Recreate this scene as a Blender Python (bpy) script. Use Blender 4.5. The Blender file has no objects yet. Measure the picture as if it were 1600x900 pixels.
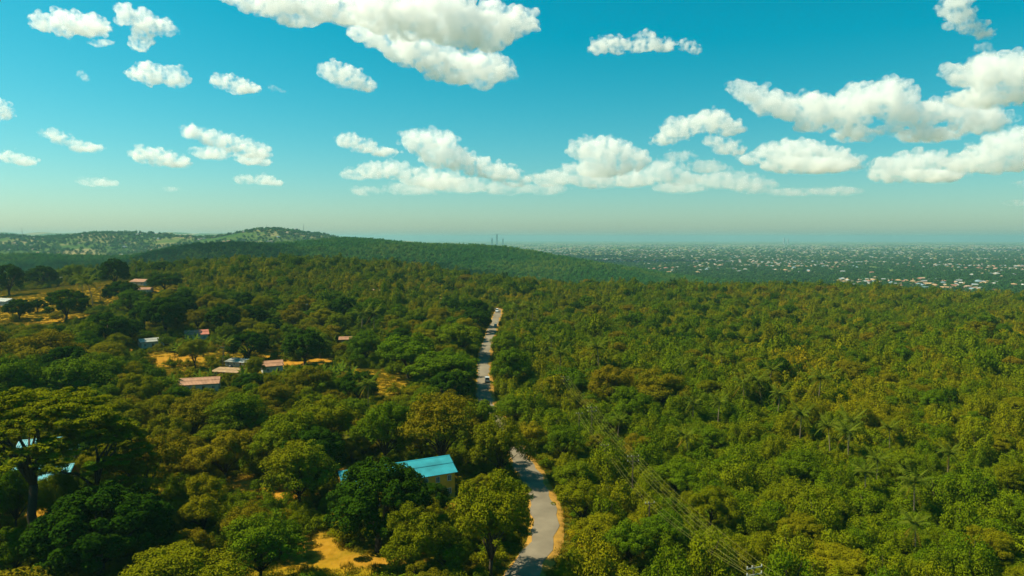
import bpy, bmesh, math, random
import numpy as np
from mathutils import Vector, Matrix

# ------------------------------------------------------------------ camera, sky, sun, exposure
S = bpy.context.scene
COL = S.collection
R = math.radians
CAM_Z = 55.0
F = 1600 * 24 / 36.0            # focal length in photograph pixels
V0 = 372.0                      # row of the level horizon
PITCH = math.atan((450 - V0) / F)
cd = bpy.data.cameras.new('camera'); cam = bpy.data.objects.new('camera', cd); COL.objects.link(cam)
cd.lens = 24; cd.sensor_width = 36; cd.clip_start = 1; cd.clip_end = 90000
cam.location = (0, 0, CAM_Z); cam.rotation_euler = (R(90) - PITCH, 0, 0)
S.camera = cam

SKY_MB, SKY_R, SKY_G, SKY_B = -0.40, 1.1, 1.0, 0.90
SUN_AZ, SUN_EL = R(-82), R(51)  # azimuth from straight ahead (+y), negative to the left
TO_SUN = Vector((math.sin(SUN_AZ) * math.cos(SUN_EL), math.cos(SUN_AZ) * math.cos(SUN_EL), math.sin(SUN_EL)))
W = bpy.data.worlds.new('World'); S.world = W; W.use_nodes = True
wn, wl = W.node_tree.nodes, W.node_tree.links
sky = wn.new('ShaderNodeTexSky'); sky.sky_type = 'NISHITA'; sky.sun_disc = False
sky.sun_elevation = SUN_EL; sky.sun_rotation = SUN_AZ
sky.air_density = 1.0; sky.dust_density = 0.85; sky.ozone_density = 2.0; sky.altitude = 150
# the photograph's teal grade of the sky, as one colour matrix
sep = wn.new('ShaderNodeSeparateColor'); com = wn.new('ShaderNodeCombineColor'); wl.new(sky.outputs[0], sep.inputs[0])
def wmath(op, a, b, c=None):
    q = wn.new('ShaderNodeMath'); q.operation = op
    for i, t in enumerate((a, b, c)):
        if t is None: continue
        if hasattr(t, 'links'): wl.new(t, q.inputs[i])
        else: q.inputs[i].default_value = t
    return q.outputs[0]
red = wmath('MAXIMUM', wmath('MULTIPLY', wmath('MULTIPLY_ADD', sep.outputs[2], SKY_MB, sep.outputs[0]), SKY_R), 0.0)
wl.new(red, com.inputs[0]); wl.new(wmath('MULTIPLY', sep.outputs[1], SKY_G), com.inputs[1]); wl.new(wmath('MULTIPLY', sep.outputs[2], SKY_B), com.inputs[2])
wl.new(com.outputs[0], wn['Background'].inputs[0])
wn['Background'].inputs[1].default_value = 0.075
sd = bpy.data.lights.new('sun', 'SUN'); sd.energy = 5.0; sd.angle = R(0.53); sd.color = (1.0, 0.90, 0.68)
so = bpy.data.objects.new('sun', sd); COL.objects.link(so); so.location = (0, 0, 500)
so.rotation_euler = TO_SUN.to_track_quat('Z', 'Y').to_euler()
S.view_settings.view_transform = 'Standard'; S.view_settings.look = 'None'
S.view_settings.exposure = 0.70; S.view_settings.gamma = 1.0; S.view_settings.use_curve_mapping = False
S.render.engine = 'CYCLES'
S.cycles.denoising_prefilter = 'FAST'
S.cycles.max_bounces = 16; S.cycles.diffuse_bounces = 2; S.cycles.glossy_bounces = 2
S.cycles.transmission_bounces = 3; S.cycles.volume_bounces = 16; S.cycles.transparent_max_bounces = 8

rng = np.random.default_rng(11)
rnd = random.Random(5)

# ------------------------------------------------------------------ helpers
def px2dir(u, v):
    d = np.array([(u - 800) / F, 1.0, (450 - v) / F])
    c, s = math.cos(PITCH), math.sin(PITCH)
    return np.array([d[0], d[1] * c + d[2] * s, -d[1] * s + d[2] * c])

def w2px(x, y, z):
    c, s = math.cos(PITCH), math.sin(PITCH)
    z = z - CAM_Z
    yc = y * c - z * s; zc = y * s + z * c
    yc = np.maximum(yc, 1e-3)
    return 800 + F * x / yc, 450 - F * zc / yc

def sstep(a, b, t):
    t = np.clip((t - a) / (b - a), 0, 1); return t * t * (3 - 2 * t)

def gau(x, y, cx, cy, sx, sy, a):
    return a * np.exp(-((x - cx) / sx) ** 2 - ((y - cy) / sy) ** 2)

RX = np.array([-3400, -2800, -2250, -2000, -1743, -1560, -1420, -1250, -1120, -1012, -900, -787, -650, -500, -300, 0.])
RZ = np.array([30, 62, 108, 116, 124, 116, 116, 124, 138, 143, 136, 112, 72, 34, 8, 0.])
FX = np.array([-12000, -9000, -5600, -3800, -2800, -1900, -1100, 0.])
FZ = np.array([172, 174, 172, 168, 150, 105, 50, 0.])
def height(x, y):
    x = np.asarray(x, float); y = np.asarray(y, float)
    und = 1.6 * np.sin(x / 37 + 1.3) * np.sin(y / 41) + 1.1 * np.sin(x / 17 + y / 23) * np.sin(y / 29 - 1)
    far = sstep(150, 420, np.hypot(x, y))
    plat = gau(x, y, -215, 700, 190, 300, 27) + gau(x, y, -450, 620, 200, 220, 9) - 0.02 * np.maximum(x, 0) * sstep(200, 700, y) + und * (0.15 + 0.85 * far)
    plat = plat + gau(x, y, 230, 760, 190, 160, 9)
    fall = sstep(640, 1180, y + 25 * np.sin(x / 90) - 0.05 * np.abs(x))
    side = sstep(900, 2200, np.abs(x))
    z = -60 + (plat + 60) * (1 - fall) * (1 - side * 0.8)
    bump = 14 * np.sin(x / 170 + y / 260) * np.sin(y / 190 - x / 310) + 4 * np.sin(x / 61 + 2) * np.sin(y / 77)
    hills = gau(x, y, -225, 1500, 480, 360, 112) + gau(x, y, -1020, 1480, 430, 230, 62)
    hills = hills + gau(x, y, -640, 1250, 260, 130, 34)
    ridge = np.interp(x, RX, RZ) * np.exp(-((y - 3000) / np.where(y < 3000, 760, 600)) ** 2)
    hills = hills + ridge
    hills = hills + np.interp(x, FX, FZ) * np.exp(-((y - 8500) / 1900) ** 2)
    z = z + hills + bump * np.clip(hills / 90, 0, 1.3)
    return z

def ground_at(u, v, lift=0.0):
    d = px2dir(u, v)
    t = np.concatenate([np.linspace(60, 1200, 1600), np.geomspace(1201, 30000, 2500)])
    p = np.outer(t, d); p[:, 2] += CAM_Z
    h = height(p[:, 0], p[:, 1]) + lift
    i = np.argmax(p[:, 2] < h)
    if p[i, 2] >= h[i]: i = len(t) - 1
    a, b = t[max(i - 1, 0)], t[i]
    for _ in range(20):
        m = (a + b) / 2
        if CAM_Z + d[2] * m < height(d[0] * m, d[1] * m) + lift: b = m
        else: a = m
    return float(d[0] * b), float(d[1] * b)

def hz(x, y): return float(height(x, y))

def tag(o, label=None, cat=None, group=None, kind=None):
    if label: o['label'] = label
    if cat: o['category'] = cat
    if group: o['group'] = group
    if kind: o['kind'] = kind
    return o

def link(name, data, parent=None, loc=None, rot=None, scale=None, col=None):
    o = bpy.data.objects.new(name, data); (col or COL).objects.link(o)
    if parent is not None: o.parent = parent
    if loc is not None: o.location = loc
    if rot is not None: o.rotation_euler = rot
    if scale is not None: o.scale = scale
    return o

class MB:
    def __init__(s): s.v, s.f, s.m, s.n = [], [], [], 0
    def add(s, verts, faces, m=0):
        b = s.n; s.v.extend([tuple(map(float, q)) for q in verts]); s.n += len(verts)
        s.f.extend([tuple(b + i for i in f) for f in faces]); s.m.extend([m] * len(faces))
    def box(s, x0, x1, y0, y1, z0, z1, m=0):
        v = [(x, y, z) for z in (z0, z1) for y in (y0, y1) for x in (x0, x1)]
        s.add(v, [(0, 2, 3, 1), (4, 5, 7, 6), (0, 1, 5, 4), (2, 6, 7, 3), (0, 4, 6, 2), (1, 3, 7, 5)], m)
    def tube(s, pts, rad, n=6, m=0, cap=True):
        pts = [Vector(p) for p in pts]; ring = []; verts = []; faces = []
        for i, p in enumerate(pts):
            t = (pts[min(i + 1, len(pts) - 1)] - pts[max(i - 1, 0)]).normalized()
            a = Vector((1, 0, 0)) if abs(t.x) < 0.8 else Vector((0, 1, 0))
            e1 = t.cross(a).normalized(); e2 = t.cross(e1)
            r = rad[i] if hasattr(rad, '__len__') else rad
            for k in range(n):
                q = 2 * math.pi * k / n
                verts.append(p + (e1 * math.cos(q) + e2 * math.sin(q)) * r)
        for i in range(len(pts) - 1):
            for k in range(n):
                faces.append((i * n + k, i * n + (k + 1) % n, (i + 1) * n + (k + 1) % n, (i + 1) * n + k))
        if cap:
            faces.append(tuple(range(n))[::-1]); faces.append(tuple(range((len(pts) - 1) * n, len(pts) * n)))
        s.add(verts, faces, m)
    def mesh(s, name, mats, smooth=False):
        me = bpy.data.meshes.new(name); me.from_pydata(s.v, [], s.f)
        for m in (mats if isinstance(mats, (list, tuple)) else [mats]): me.materials.append(m)
        me.polygons.foreach_set('material_index', s.m)
        if smooth: me.polygons.foreach_set('use_smooth', [True] * len(me.polygons))
        me.update(); return me
    def build(s, name, mats, parent=None, smooth=False, **k):
        return link(name, s.mesh(name, mats, smooth), parent, **k)

# ------------------------------------------------------------------ materials
MATS = {}
def new_mat(name):
    m = bpy.data.materials.new(name); m.use_nodes = True; MATS[name] = m
    return m, m.node_tree.nodes, m.node_tree.links

def simple(name, col, rough=0.8, var=0.15, scale=3.0, spec=0.2, bump=0.0, metal=0.0):
    m, n, l = new_mat(name); b = n['Principled BSDF']
    b.inputs['Roughness'].default_value = rough; b.inputs['Specular IOR Level'].default_value = spec
    b.inputs['Metallic'].default_value = metal
    tc = n.new('ShaderNodeTexCoord'); no = n.new('ShaderNodeTexNoise'); no.inputs['Scale'].default_value = scale
    no.inputs['Detail'].default_value = 5
    l.new(tc.outputs['Object'], no.inputs['Vector'])
    r = n.new('ShaderNodeValToRGB'); r.color_ramp.elements[0].position = 0.3; r.color_ramp.elements[1].position = 0.7
    r.color_ramp.elements[0].color = tuple(c * (1 - var) for c in col) + (1,)
    r.color_ramp.elements[1].color = tuple(min(1, c * (1 + var)) for c in col) + (1,)
    l.new(no.outputs[0], r.inputs[0]); l.new(r.outputs[0], b.inputs['Base Color'])
    if bump:
        bp = n.new('ShaderNodeBump'); bp.inputs['Strength'].default_value = bump; bp.inputs['Distance'].default_value = 0.05
        l.new(no.outputs[0], bp.inputs['Height']); l.new(bp.outputs[0], b.inputs['Normal'])
    return m

def leaf_mat(name, a, b, c=None, trans=0.22, patch=0.018):
    """a..b: the range between leaves and between plants; c: what whole patches of the wood turn to"""
    m, n, l = new_mat(name)
    n.remove(n['Principled BSDF']); out = n['Material Output']
    at = n.new('ShaderNodeAttribute'); at.attribute_name = 'leaf_tint'
    oi = n.new('ShaderNodeObjectInfo'); ge = n.new('ShaderNodeNewGeometry')
    no = n.new('ShaderNodeTexNoise'); no.inputs['Scale'].default_value = patch; no.inputs['Detail'].default_value = 3
    l.new(ge.outputs['Position'], no.inputs['Vector'])
    ad = n.new('ShaderNodeMath'); ad.operation = 'MULTIPLY_ADD'; ad.inputs[1].default_value = 0.55
    l.new(at.outputs['Fac'], ad.inputs[0])
    mu = n.new('ShaderNodeMath'); mu.operation = 'MULTIPLY'; mu.inputs[1].default_value = 0.45
    l.new(oi.outputs['Random'], mu.inputs[0]); l.new(mu.outputs[0], ad.inputs[2])
    mx = n.new('ShaderNodeMix'); mx.data_type = 'RGBA'; mx.inputs[6].default_value = a + (1,); mx.inputs[7].default_value = b + (1,)
    l.new(ad.outputs[0], mx.inputs[0]); colr = mx.outputs[2]
    if c:
        rp = n.new('ShaderNodeMapRange'); rp.inputs[1].default_value = 0.42; rp.inputs[2].default_value = 0.68
        l.new(no.outputs[0], rp.inputs[0])
        m2 = n.new('ShaderNodeMix'); m2.data_type = 'RGBA'; m2.inputs[7].default_value = c + (1,)
        sc = n.new('ShaderNodeMath'); sc.operation = 'MULTIPLY'; l.new(rp.outputs[0], sc.inputs[0]); l.new(oi.outputs['Random'], sc.inputs[1])
        l.new(sc.outputs[0], m2.inputs[0]); l.new(colr, m2.inputs[6]); colr = m2.outputs[2]
    df = n.new('ShaderNodeBsdfDiffuse'); tr = n.new('ShaderNodeBsdfTranslucent'); ms = n.new('ShaderNodeMixShader')
    ms.inputs[0].default_value = trans
    l.new(colr, df.inputs[0]); l.new(colr, tr.inputs[0]); l.new(df.outputs[0], ms.inputs[1]); l.new(tr.outputs[0], ms.inputs[2])
    l.new(ms.outputs[0], out.inputs['Surface'])
    return m

leaf_mat('mango_leaf', (0.013, 0.044, 0.002), (0.044, 0.089, 0.003))
leaf_mat('green_leaf', (0.038, 0.098, 0.002), (0.117, 0.177, 0.004), (0.178, 0.171, 0.004), trans=0.15)
leaf_mat('olive_leaf', (0.090, 0.118, 0.002), (0.212, 0.198, 0.004), (0.237, 0.180, 0.005), trans=0.15)
leaf_mat('brown_leaf', (0.090, 0.106, 0.003), (0.215, 0.155, 0.005), trans=0.15)
leaf_mat('acacia_leaf', (0.072, 0.115, 0.002), (0.191, 0.190, 0.004))
leaf_mat('palm_leaf', (0.050, 0.096, 0.006), (0.150, 0.168, 0.012))
leaf_mat('dry_palm_leaf', (0.160, 0.110, 0.012), (0.260, 0.180, 0.020))
leaf_mat('banana_leaf', (0.060, 0.120, 0.006), (0.140, 0.190, 0.010), trans=0.35)
leaf_mat('scrub_leaf', (0.048, 0.112, 0.002), (0.178, 0.205, 0.003), (0.290, 0.215, 0.004), trans=0.12, patch=0.012)
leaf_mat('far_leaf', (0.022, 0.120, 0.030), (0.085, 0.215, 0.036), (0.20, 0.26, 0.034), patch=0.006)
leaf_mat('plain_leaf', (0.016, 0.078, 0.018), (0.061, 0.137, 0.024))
leaf_mat('dry_grass_blade', (0.16, 0.125, 0.005), (0.28, 0.20, 0.010))
leaf_mat('green_grass_blade', (0.09, 0.12, 0.006), (0.18, 0.18, 0.010))
simple('bark', (0.055, 0.042, 0.026), 0.95, 0.35, 6, 0.1)
simple('palm_bark', (0.20, 0.155, 0.095), 0.95, 0.3, 8, 0.1)
simple('banana_stem', (0.12, 0.13, 0.03), 0.8, 0.3, 6, 0.1)
simple('asphalt', (0.185, 0.155, 0.105), 0.95, 0.22, 0.22, 0.1)
simple('sand', (0.33, 0.18, 0.03), 0.95, 0.22, 0.7, 0.1)
simple('ochre_plaster', (0.66, 0.36, 0.035), 0.9, 0.12, 0.8, 0.1)
simple('brown_plaster', (0.30, 0.15, 0.045), 0.9, 0.2, 0.8, 0.1)
simple('white_plaster', (0.42, 0.40, 0.33), 0.9, 0.12, 0.8, 0.1)
simple('grey_plaster', (0.36, 0.36, 0.31), 0.9, 0.18, 0.8, 0.1)
simple('blue_sheet', (0.024, 0.26, 0.30), 0.5, 0.28, 0.35, 0.35)
simple('red_sheet', (0.42, 0.13, 0.075), 0.6, 0.18, 0.6, 0.3)
simple('grey_sheet', (0.30, 0.30, 0.25), 0.5, 0.15, 0.6, 0.3)
simple('pink_sheet', (0.34, 0.165, 0.08), 0.6, 0.25, 0.5, 0.3)
simple('rust_sheet', (0.33, 0.21, 0.10), 0.7, 0.3, 0.8, 0.2)
simple('white_sheet', (0.36, 0.37, 0.32), 0.5, 0.1, 0.8, 0.3)
simple('dark_opening', (0.02, 0.022, 0.02), 0.3, 0.2, 2, 0.4)
simple('window_glass', (0.05, 0.08, 0.09), 0.15, 0.2, 2, 0.5)
simple('frame_paint', (0.55, 0.55, 0.50), 0.7, 0.1, 2)
simple('door_wood', (0.16, 0.085, 0.035), 0.8, 0.25, 3)
simple('pole_wood', (0.09, 0.07, 0.045), 0.9, 0.25, 4, 0.1)
simple('galvanised', (0.32, 0.32, 0.26), 0.5, 0.1, 4, 0.4, metal=0.2)
simple('insulator', (0.5, 0.5, 0.45), 0.4, 0.1, 4, 0.5)
simple('wire', (0.24, 0.22, 0.05), 0.6, 0.05, 1, 0.3)
simple('tank_plastic', (0.015, 0.016, 0.016), 0.5, 0.1, 2, 0.4)
simple('car_white', (0.75, 0.75, 0.72), 0.3, 0.03, 2, 0.5)
simple('car_silver', (0.40, 0.42, 0.42), 0.3, 0.03, 2, 0.5)
simple('tyre', (0.02, 0.02, 0.02), 0.9, 0.1, 4)
simple('tail_light', (0.45, 0.02, 0.015), 0.3, 0.05, 4)
simple('tower_concrete', (0.45, 0.47, 0.46), 0.8, 0.08, 0.02)
simple('mast_steel', (0.30, 0.28, 0.27), 0.6, 0.1, 0.2)

def roof_random(name, cols, rough=0.7):
    m, n, l = new_mat(name); b = n['Principled BSDF']; b.inputs['Roughness'].default_value = rough
    b.inputs['Specular IOR Level'].default_value = 0.2
    oi = n.new('ShaderNodeObjectInfo'); r = n.new('ShaderNodeValToRGB'); r.color_ramp.interpolation = 'CONSTANT'
    for i, c in enumerate(cols):
        e = r.color_ramp.elements[i] if i < 2 else r.color_ramp.elements.new(i / len(cols))
        e.position = i / len(cols); e.color = c + (1,)
    l.new(oi.outputs['Random'], r.inputs[0]); l.new(r.outputs[0], b.inputs['Base Color']); return m
roof_random('plain_roof', [(0.36, 0.25, 0.17), (0.36, 0.34, 0.29), (0.28, 0.15, 0.10), (0.38, 0.34, 0.25), (0.24, 0.26, 0.25), (0.36, 0.25, 0.13), (0.20, 0.28, 0.30), (0.42, 0.40, 0.35)])
simple('plain_wall', (0.33, 0.27, 0.19), 0.9, 0.2, 0.05)

# ------------------------------------------------------------------ road line and clearings
ROAD_PX = [(806, 925), (819, 893), (838, 868), (847, 848), (851, 822), (850, 800), (845, 780), (836, 760), (826, 740), (815, 722), (800, 695), (779, 662),
           (758, 628), (756, 600), (755, 570), (760, 541), (767, 520), (774, 500), (779, 487)]
def smooth_path(p, n):
    p = np.array(p); out = []
    q = np.vstack([2 * p[0] - p[1], p, 2 * p[-1] - p[-2]])
    for i in range(1, len(q) - 2):
        for t in np.linspace(0, 1, n, endpoint=False):
            a, b, c, d = q[i - 1], q[i], q[i + 1], q[i + 2]
            out.append(0.5 * (2 * b + (c - a) * t + (2 * a - 5 * b + 4 * c - d) * t * t + (-a + 3 * b - 3 * c + d) * t ** 3))
    out.append(q[-2]); return np.array(out)
rp = [ground_at(u, v) for u, v in ROAD_PX]
d0 = np.array(rp[0]) - np.array(rp[1]); d0 /= np.linalg.norm(d0)
rp = [tuple(np.array(rp[0]) + d0 * 60 + np.array([-25, 0])), tuple(np.array(rp[0]) + d0 * 25)] + rp
e0 = np.array(rp[-1])
rp += [tuple(e0 + (-3, 16)), tuple(e0 + (-24, 36)), tuple(e0 + (-70, 52)), tuple(e0 + (-130, 60))]
ROAD = smooth_path(rp, 9)
def resample(p, step):
    s = np.concatenate([[0], np.cumsum(np.linalg.norm(np.diff(p, axis=0), axis=1))])
    t = np.arange(0, s[-1], step); return np.stack([np.interp(t, s, p[:, 0]), np.interp(t, s, p[:, 1])], 1)
ROAD = resample(ROAD, 2.5)
def road_dist(x, y):
    x = np.asarray(x, float).ravel(); y = np.asarray(y, float).ravel(); out = np.full(x.shape, 1e9)
    for i in range(0, len(x), 20000):
        d = np.hypot(x[i:i + 20000, None] - ROAD[None, ::2, 0], y[i:i + 20000, None] - ROAD[None, ::2, 1]); out[i:i + 20000] = d.min(1)
    return out
def road_side(x, y):            # >0: to the right of the road
    return np.asarray(x) - np.interp(y, ROAD[:, 1], ROAD[:, 0])

# dry clearings: photograph point, half sizes in metres, sandiness (0 grass .. 1 bare sand)
CLEAR = [(100, 458, 82, 75, 0.4), (175, 452, 45, 60, 0.25), (205, 472, 30, 45, 0.3), (25, 488, 42, 50, 0.4), (85, 500, 26, 20, 0.6), (110, 505, 12, 8, 0.9),
         (270, 562, 15, 16, 0.9), (290, 580, 13, 12, 0.35), (338, 558, 14, 16, 0.45), (365, 540, 10, 14, 0.6), (428, 555, 8, 16, 0.7), (470, 568, 22, 7, 1.0), (505, 562, 9, 7, 1.0),
         (415, 520, 14, 9, 0.9), (345, 580, 14, 9, 0.7), (195, 545, 10, 8, 0.8), (605, 602, 13, 16, 0.35), (560, 585, 16, 14, 0.3), (180, 645, 9, 7, 0.2),
         (382, 757, 9, 6, 0.85), (488, 858, 6, 7, 0.75), (580, 878, 8, 3, 0.8), (440, 772, 7, 3, 0.9), (210, 772, 5, 5, 0.6), (85, 800, 8, 6, 0.8), (10, 778, 9, 4, 0.8),
         (550, 735, 6, 4, 0.8), (702, 790, 4, 4, 0.8), (720, 755, 14, 6, 0.05), (540, 890, 22, 7, 0.02), (235, 455, 16, 9, 0.6), (120, 545, 6, 4, 0.5), (205, 525, 8, 5, 0.9)]
CLR = [ground_at(u, v) + (a, b, s) for u, v, a, b, s in CLEAR]
def clear_mask(x, y):
    x = np.asarray(x, float); y = np.asarray(y, float)
    w = 1 + 0.25 * np.sin(x / 3.1 + y / 5.3) + 0.2 * np.sin(y / 2.7 - x / 4.9)
    m = np.zeros(x.shape); sand = np.zeros(x.shape)
    for cx, cy, a, b, s in CLR:
        q = np.exp(-(((x - cx) / a) ** 2 + ((y - cy) / b) ** 2) ** 1.5 * w)
        m = np.maximum(m, q); sand = np.maximum(sand, q * s)
    return m, sand

# ------------------------------------------------------------------ ground
def build_ground():
    rad = np.concatenate([np.linspace(4, 96, 10), np.geomspace(100, 1000, 190), np.geomspace(1010, 4600, 120), np.geomspace(4700, 26000, 60)])
    ang = np.concatenate([np.linspace(-52, 52, 520), np.linspace(52, 308, 90)[1:-1]]) * math.pi / 180
    A, Rr = np.meshgrid(ang, rad); X = np.sin(A) * Rr; Y = np.cos(A) * Rr
    Z = height(X, Y); n, m = X.shape
    rdist = road_dist(X, Y).reshape(X.shape)
    v = np.stack([X.ravel(), Y.ravel(), Z.ravel()], 1)
    v = np.vstack([v, [[0, 0, hz(0, 0)]]])
    i, j = np.meshgrid(np.arange(n - 1), np.arange(m), indexing='ij'); k = (j + 1) % m
    f = np.stack([i * m + j, i * m + k, (i + 1) * m + k, (i + 1) * m + j], -1).reshape(-1, 4)
    faces = [tuple(q) for q in f[:, ::-1].tolist()] + [(len(v) - 1, (q + 1) % m, q) for q in range(m)]
    me = bpy.data.meshes.new('ground'); me.from_pydata(v.tolist(), [], faces)
    cm, sa = clear_mask(X, Y)
    for nm, arr in (('dry', cm), ('sandy', sa)):
        at = me.attributes.new(nm, 'FLOAT', 'POINT'); at.data.foreach_set('value', np.append(arr.ravel(), 0).astype(np.float32))
    me.polygons.foreach_set('use_smooth', [True] * len(me.polygons))
    mt, nn, l = new_mat('earth'); b = nn['Principled BSDF']; b.inputs['Roughness'].default_value = 1; b.inputs['Specular IOR Level'].default_value = 0
    ge = nn.new('ShaderNodeNewGeometry')
    def noise(sc, det=5):
        q = nn.new('ShaderNodeTexNoise'); q.inputs['Scale'].default_value = sc; q.inputs['Detail'].default_value = det; l.new(ge.outputs['Position'], q.inputs['Vector']); return q.outputs[0]
    def ramp(src, els):
        q = nn.new('ShaderNodeValToRGB'); cr = q.color_ramp
        for i, (p, c) in enumerate(els):
            e = cr.elements[i] if i < 2 else cr.elements.new(p)
            e.position = p; e.color = c + (1,)
        l.new(src, q.inputs[0]); return q.outputs[0]
    def mix(fac, a, c):
        q = nn.new('ShaderNodeMix'); q.data_type = 'RGBA'; l.new(fac, q.inputs[0]); l.new(a, q.inputs[6]); l.new(c, q.inputs[7]); return q.outputs[2]
    def attr(nm):
        q = nn.new('ShaderNodeAttribute'); q.attribute_name = nm; return q.outputs['Fac']
    und = ramp(noise(0.11), [(0.35, (0.030, 0.045, 0.005)), (0.62, (0.085, 0.085, 0.008))])
    grass = ramp(noise(0.35), [(0.32, (0.14, 0.130, 0.004)), (0.5, (0.24, 0.170, 0.006)), (0.68, (0.32, 0.195, 0.010))])
    sand = ramp(noise(0.5), [(0.3, (0.28, 0.125, 0.010)), (0.7, (0.44, 0.22, 0.028))])
    plain = ramp(noise(0.004, 8), [(0.36, (0.035, 0.085, 0.018)), (0.50, (0.075, 0.115, 0.028)), (0.60, (0.24, 0.21, 0.09))])
    sp = nn.new('ShaderNodeSeparateXYZ'); l.new(ge.outputs['Position'], sp.inputs[0])
    low = nn.new('ShaderNodeMapRange'); low.inputs[1].default_value = 900; low.inputs[2].default_value = 1500; l.new(sp.outputs[1], low.inputs[0])
    c = mix(low.outputs[0], und, plain)
    c = mix(attr('dry'), c, grass); c = mix(attr('sandy'), c, sand)
    l.new(c, b.inputs['Base Color'])
    bp = nn.new('ShaderNodeBump'); bp.inputs['Distance'].default_value = 0.4; bp.inputs['Strength'].default_value = 0.6
    l.new(noise(1.2), bp.inputs['Height']); l.new(bp.outputs[0], b.inputs['Normal'])
    me.materials.append(mt)
    tag(link('ground', me), kind='structure')
build_ground()

def ribbon(path, offs, lift):
    t = np.gradient(path, axis=0); t /= np.linalg.norm(t, axis=1)[:, None]; nrm = np.stack([t[:, 1], -t[:, 0]], 1)
    v, f = [], []; m = len(offs)
    zc = height(path[:, 0], path[:, 1])
    for i in range(len(path)):
        for k, (o, dz) in enumerate(offs):
            jit = 0.35 * math.sin(i * 1.7 + k * 9) + 0.3 * math.sin(i * 0.63 + k * 5) if k in (0, m - 1) else 0
            p = path[i] + nrm[i] * (o + jit * (1 if o > 0 else -1))
            z = max(zc[i], hz(*p)) if k not in (0, m - 1) else hz(*p)
            v.append((p[0], p[1], z + lift + dz))
    for i in range(len(path) - 1):
        for k in range(m - 1): f.append((i * m + k, i * m + k + 1, (i + 1) * m + k + 1, (i + 1) * m + k))
    return v, f
mb = MB(); mb.add(*ribbon(ROAD, [(-3.5, -0.5), (-2.8, 0.05), (-2.1, 0.12), (2.1, 0.12), (3.5, 0.05), (4.6, -0.5)], 0.1)); tag(mb.build('sandy_verge_ground', MATS['sand'], smooth=True), kind='structure')
mb = MB(); mb.add(*ribbon(ROAD, [(-2.35, 0), (-1.2, 0.04), (0, 0.06), (1.2, 0.04), (2.35, 0)], 0.27)); tag(mb.build('road', MATS['asphalt'], smooth=True), kind='structure')

# ------------------------------------------------------------------ plants: prototypes
PROTO = bpy.data.collections.new('prototypes')        # never linked to the scene: only its meshes are used

def unit(a): return a / np.maximum(np.linalg.norm(a, axis=-1, keepdims=True), 1e-9)

def leaf_mesh(name, P, N, size, tint, mat, aspect=1.7, bend=0.25, rs=None):
    """one bent lozenge of two triangles' worth per leaf spray"""
    rs = rs or rng; n = len(P)
    a = unit(np.cross(N, unit(rs.normal(size=(n, 3))))); b = np.cross(N, a)
    L = (size * rs.uniform(0.7, 1.35, n))[:, None]; Wd = L / aspect
    v = np.stack([P - a * L * .5 - N * L * bend * .5, P - b * Wd * .5, P + a * L * .5 - N * L * bend * .5, P + b * Wd * .5], 1).reshape(-1, 3)
    me = bpy.data.meshes.new(name); me.vertices.add(4 * n); me.vertices.foreach_set('co', v.ravel().astype(np.float32))
    me.loops.add(4 * n); me.loops.foreach_set('vertex_index', np.arange(4 * n, dtype=np.int32))
    me.polygons.add(n); me.polygons.foreach_set('loop_start', np.arange(0, 4 * n, 4, dtype=np.int32)); 
    me.update(calc_edges=True)
    at = me.attributes.new('leaf_tint', 'FLOAT', 'FACE'); at.data.foreach_set('value', tint.astype(np.float32))
    me.materials.append(MATS[mat]); me.validate(); return me

def lobe_leaves(lobes, n, rs, jitter=0.55, up=0.25, shell=(0.72, 1.06), centre=None, flatten=0.3):
    """sprays of leaves over the surfaces of many small lobes"""
    lo = np.array(lobes); area = (lo[:, 3] * lo[:, 5]) ; pick = rs.choice(len(lo), n, p=area / area.sum())
    d = rs.normal(size=(n, 3)); d[:, 2] = d[:, 2] + up; d = unit(d)
    r = rs.uniform(shell[0], shell[1], n)[:, None]
    P = lo[pick, :3] + d * lo[pick, 3:6] * r
    nr = d / np.maximum(lo[pick, 3:6], 1e-3) ; nr = unit(nr)
    if centre is not None: nr = unit(nr + 0.55 * unit(P - np.array(centre)))
    nr[:, 2] += flatten
    N = unit(nr + jitter * rs.normal(size=(n, 3)))
    lt = rs.uniform(0, 1, len(lo))
    tint = np.clip(0.55 * lt[pick] + 0.45 * rs.uniform(0, 1, n), 0, 1)
    return P, N, tint

def limbs(mb, base, tips, r0, rs, fork=0.45, n=7):
    """a trunk to the fork, then a bent limb to each tip"""
    base = np.array(base, float); c = np.mean(tips, axis=0)
    f = base + (c - base) * np.array([0.25, 0.25, 1]) * fork; f[2] = base[2] + (c[2] - base[2]) * fork
    k = [base, base + (f - base) * 0.1, base + (f - base) * 0.5 + rs.normal(size=3) * r0 * 0.4, f]
    mb.tube(k, [r0 * 1.7, r0 * 1.15, r0 * 0.95, r0 * 0.85], n)
    for t in tips:
        t = np.array(t); m1 = f + (t - f) * 0.4 + np.array([0, 0, 0.06 * np.linalg.norm(t - f)]) + rs.normal(size=3) * r0 * 0.6
        m2 = f + (t - f) * 0.75 + rs.normal(size=3) * r0 * 0.5
        mb.tube([f - (0, 0, r0 * .4), m1, m2, t], [r0 * 0.6, r0 * 0.42, r0 * 0.26, r0 * 0.1], 5)

def fib_dirs(n, rs, zmin=-0.35):
    z = rs.uniform(zmin, 1, n); a = rs.uniform(0, 2 * math.pi, n) + np.arange(n) * 2.4
    s = np.sqrt(1 - z * z); return np.stack([s * np.cos(a), s * np.sin(a), z], 1)

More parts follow.
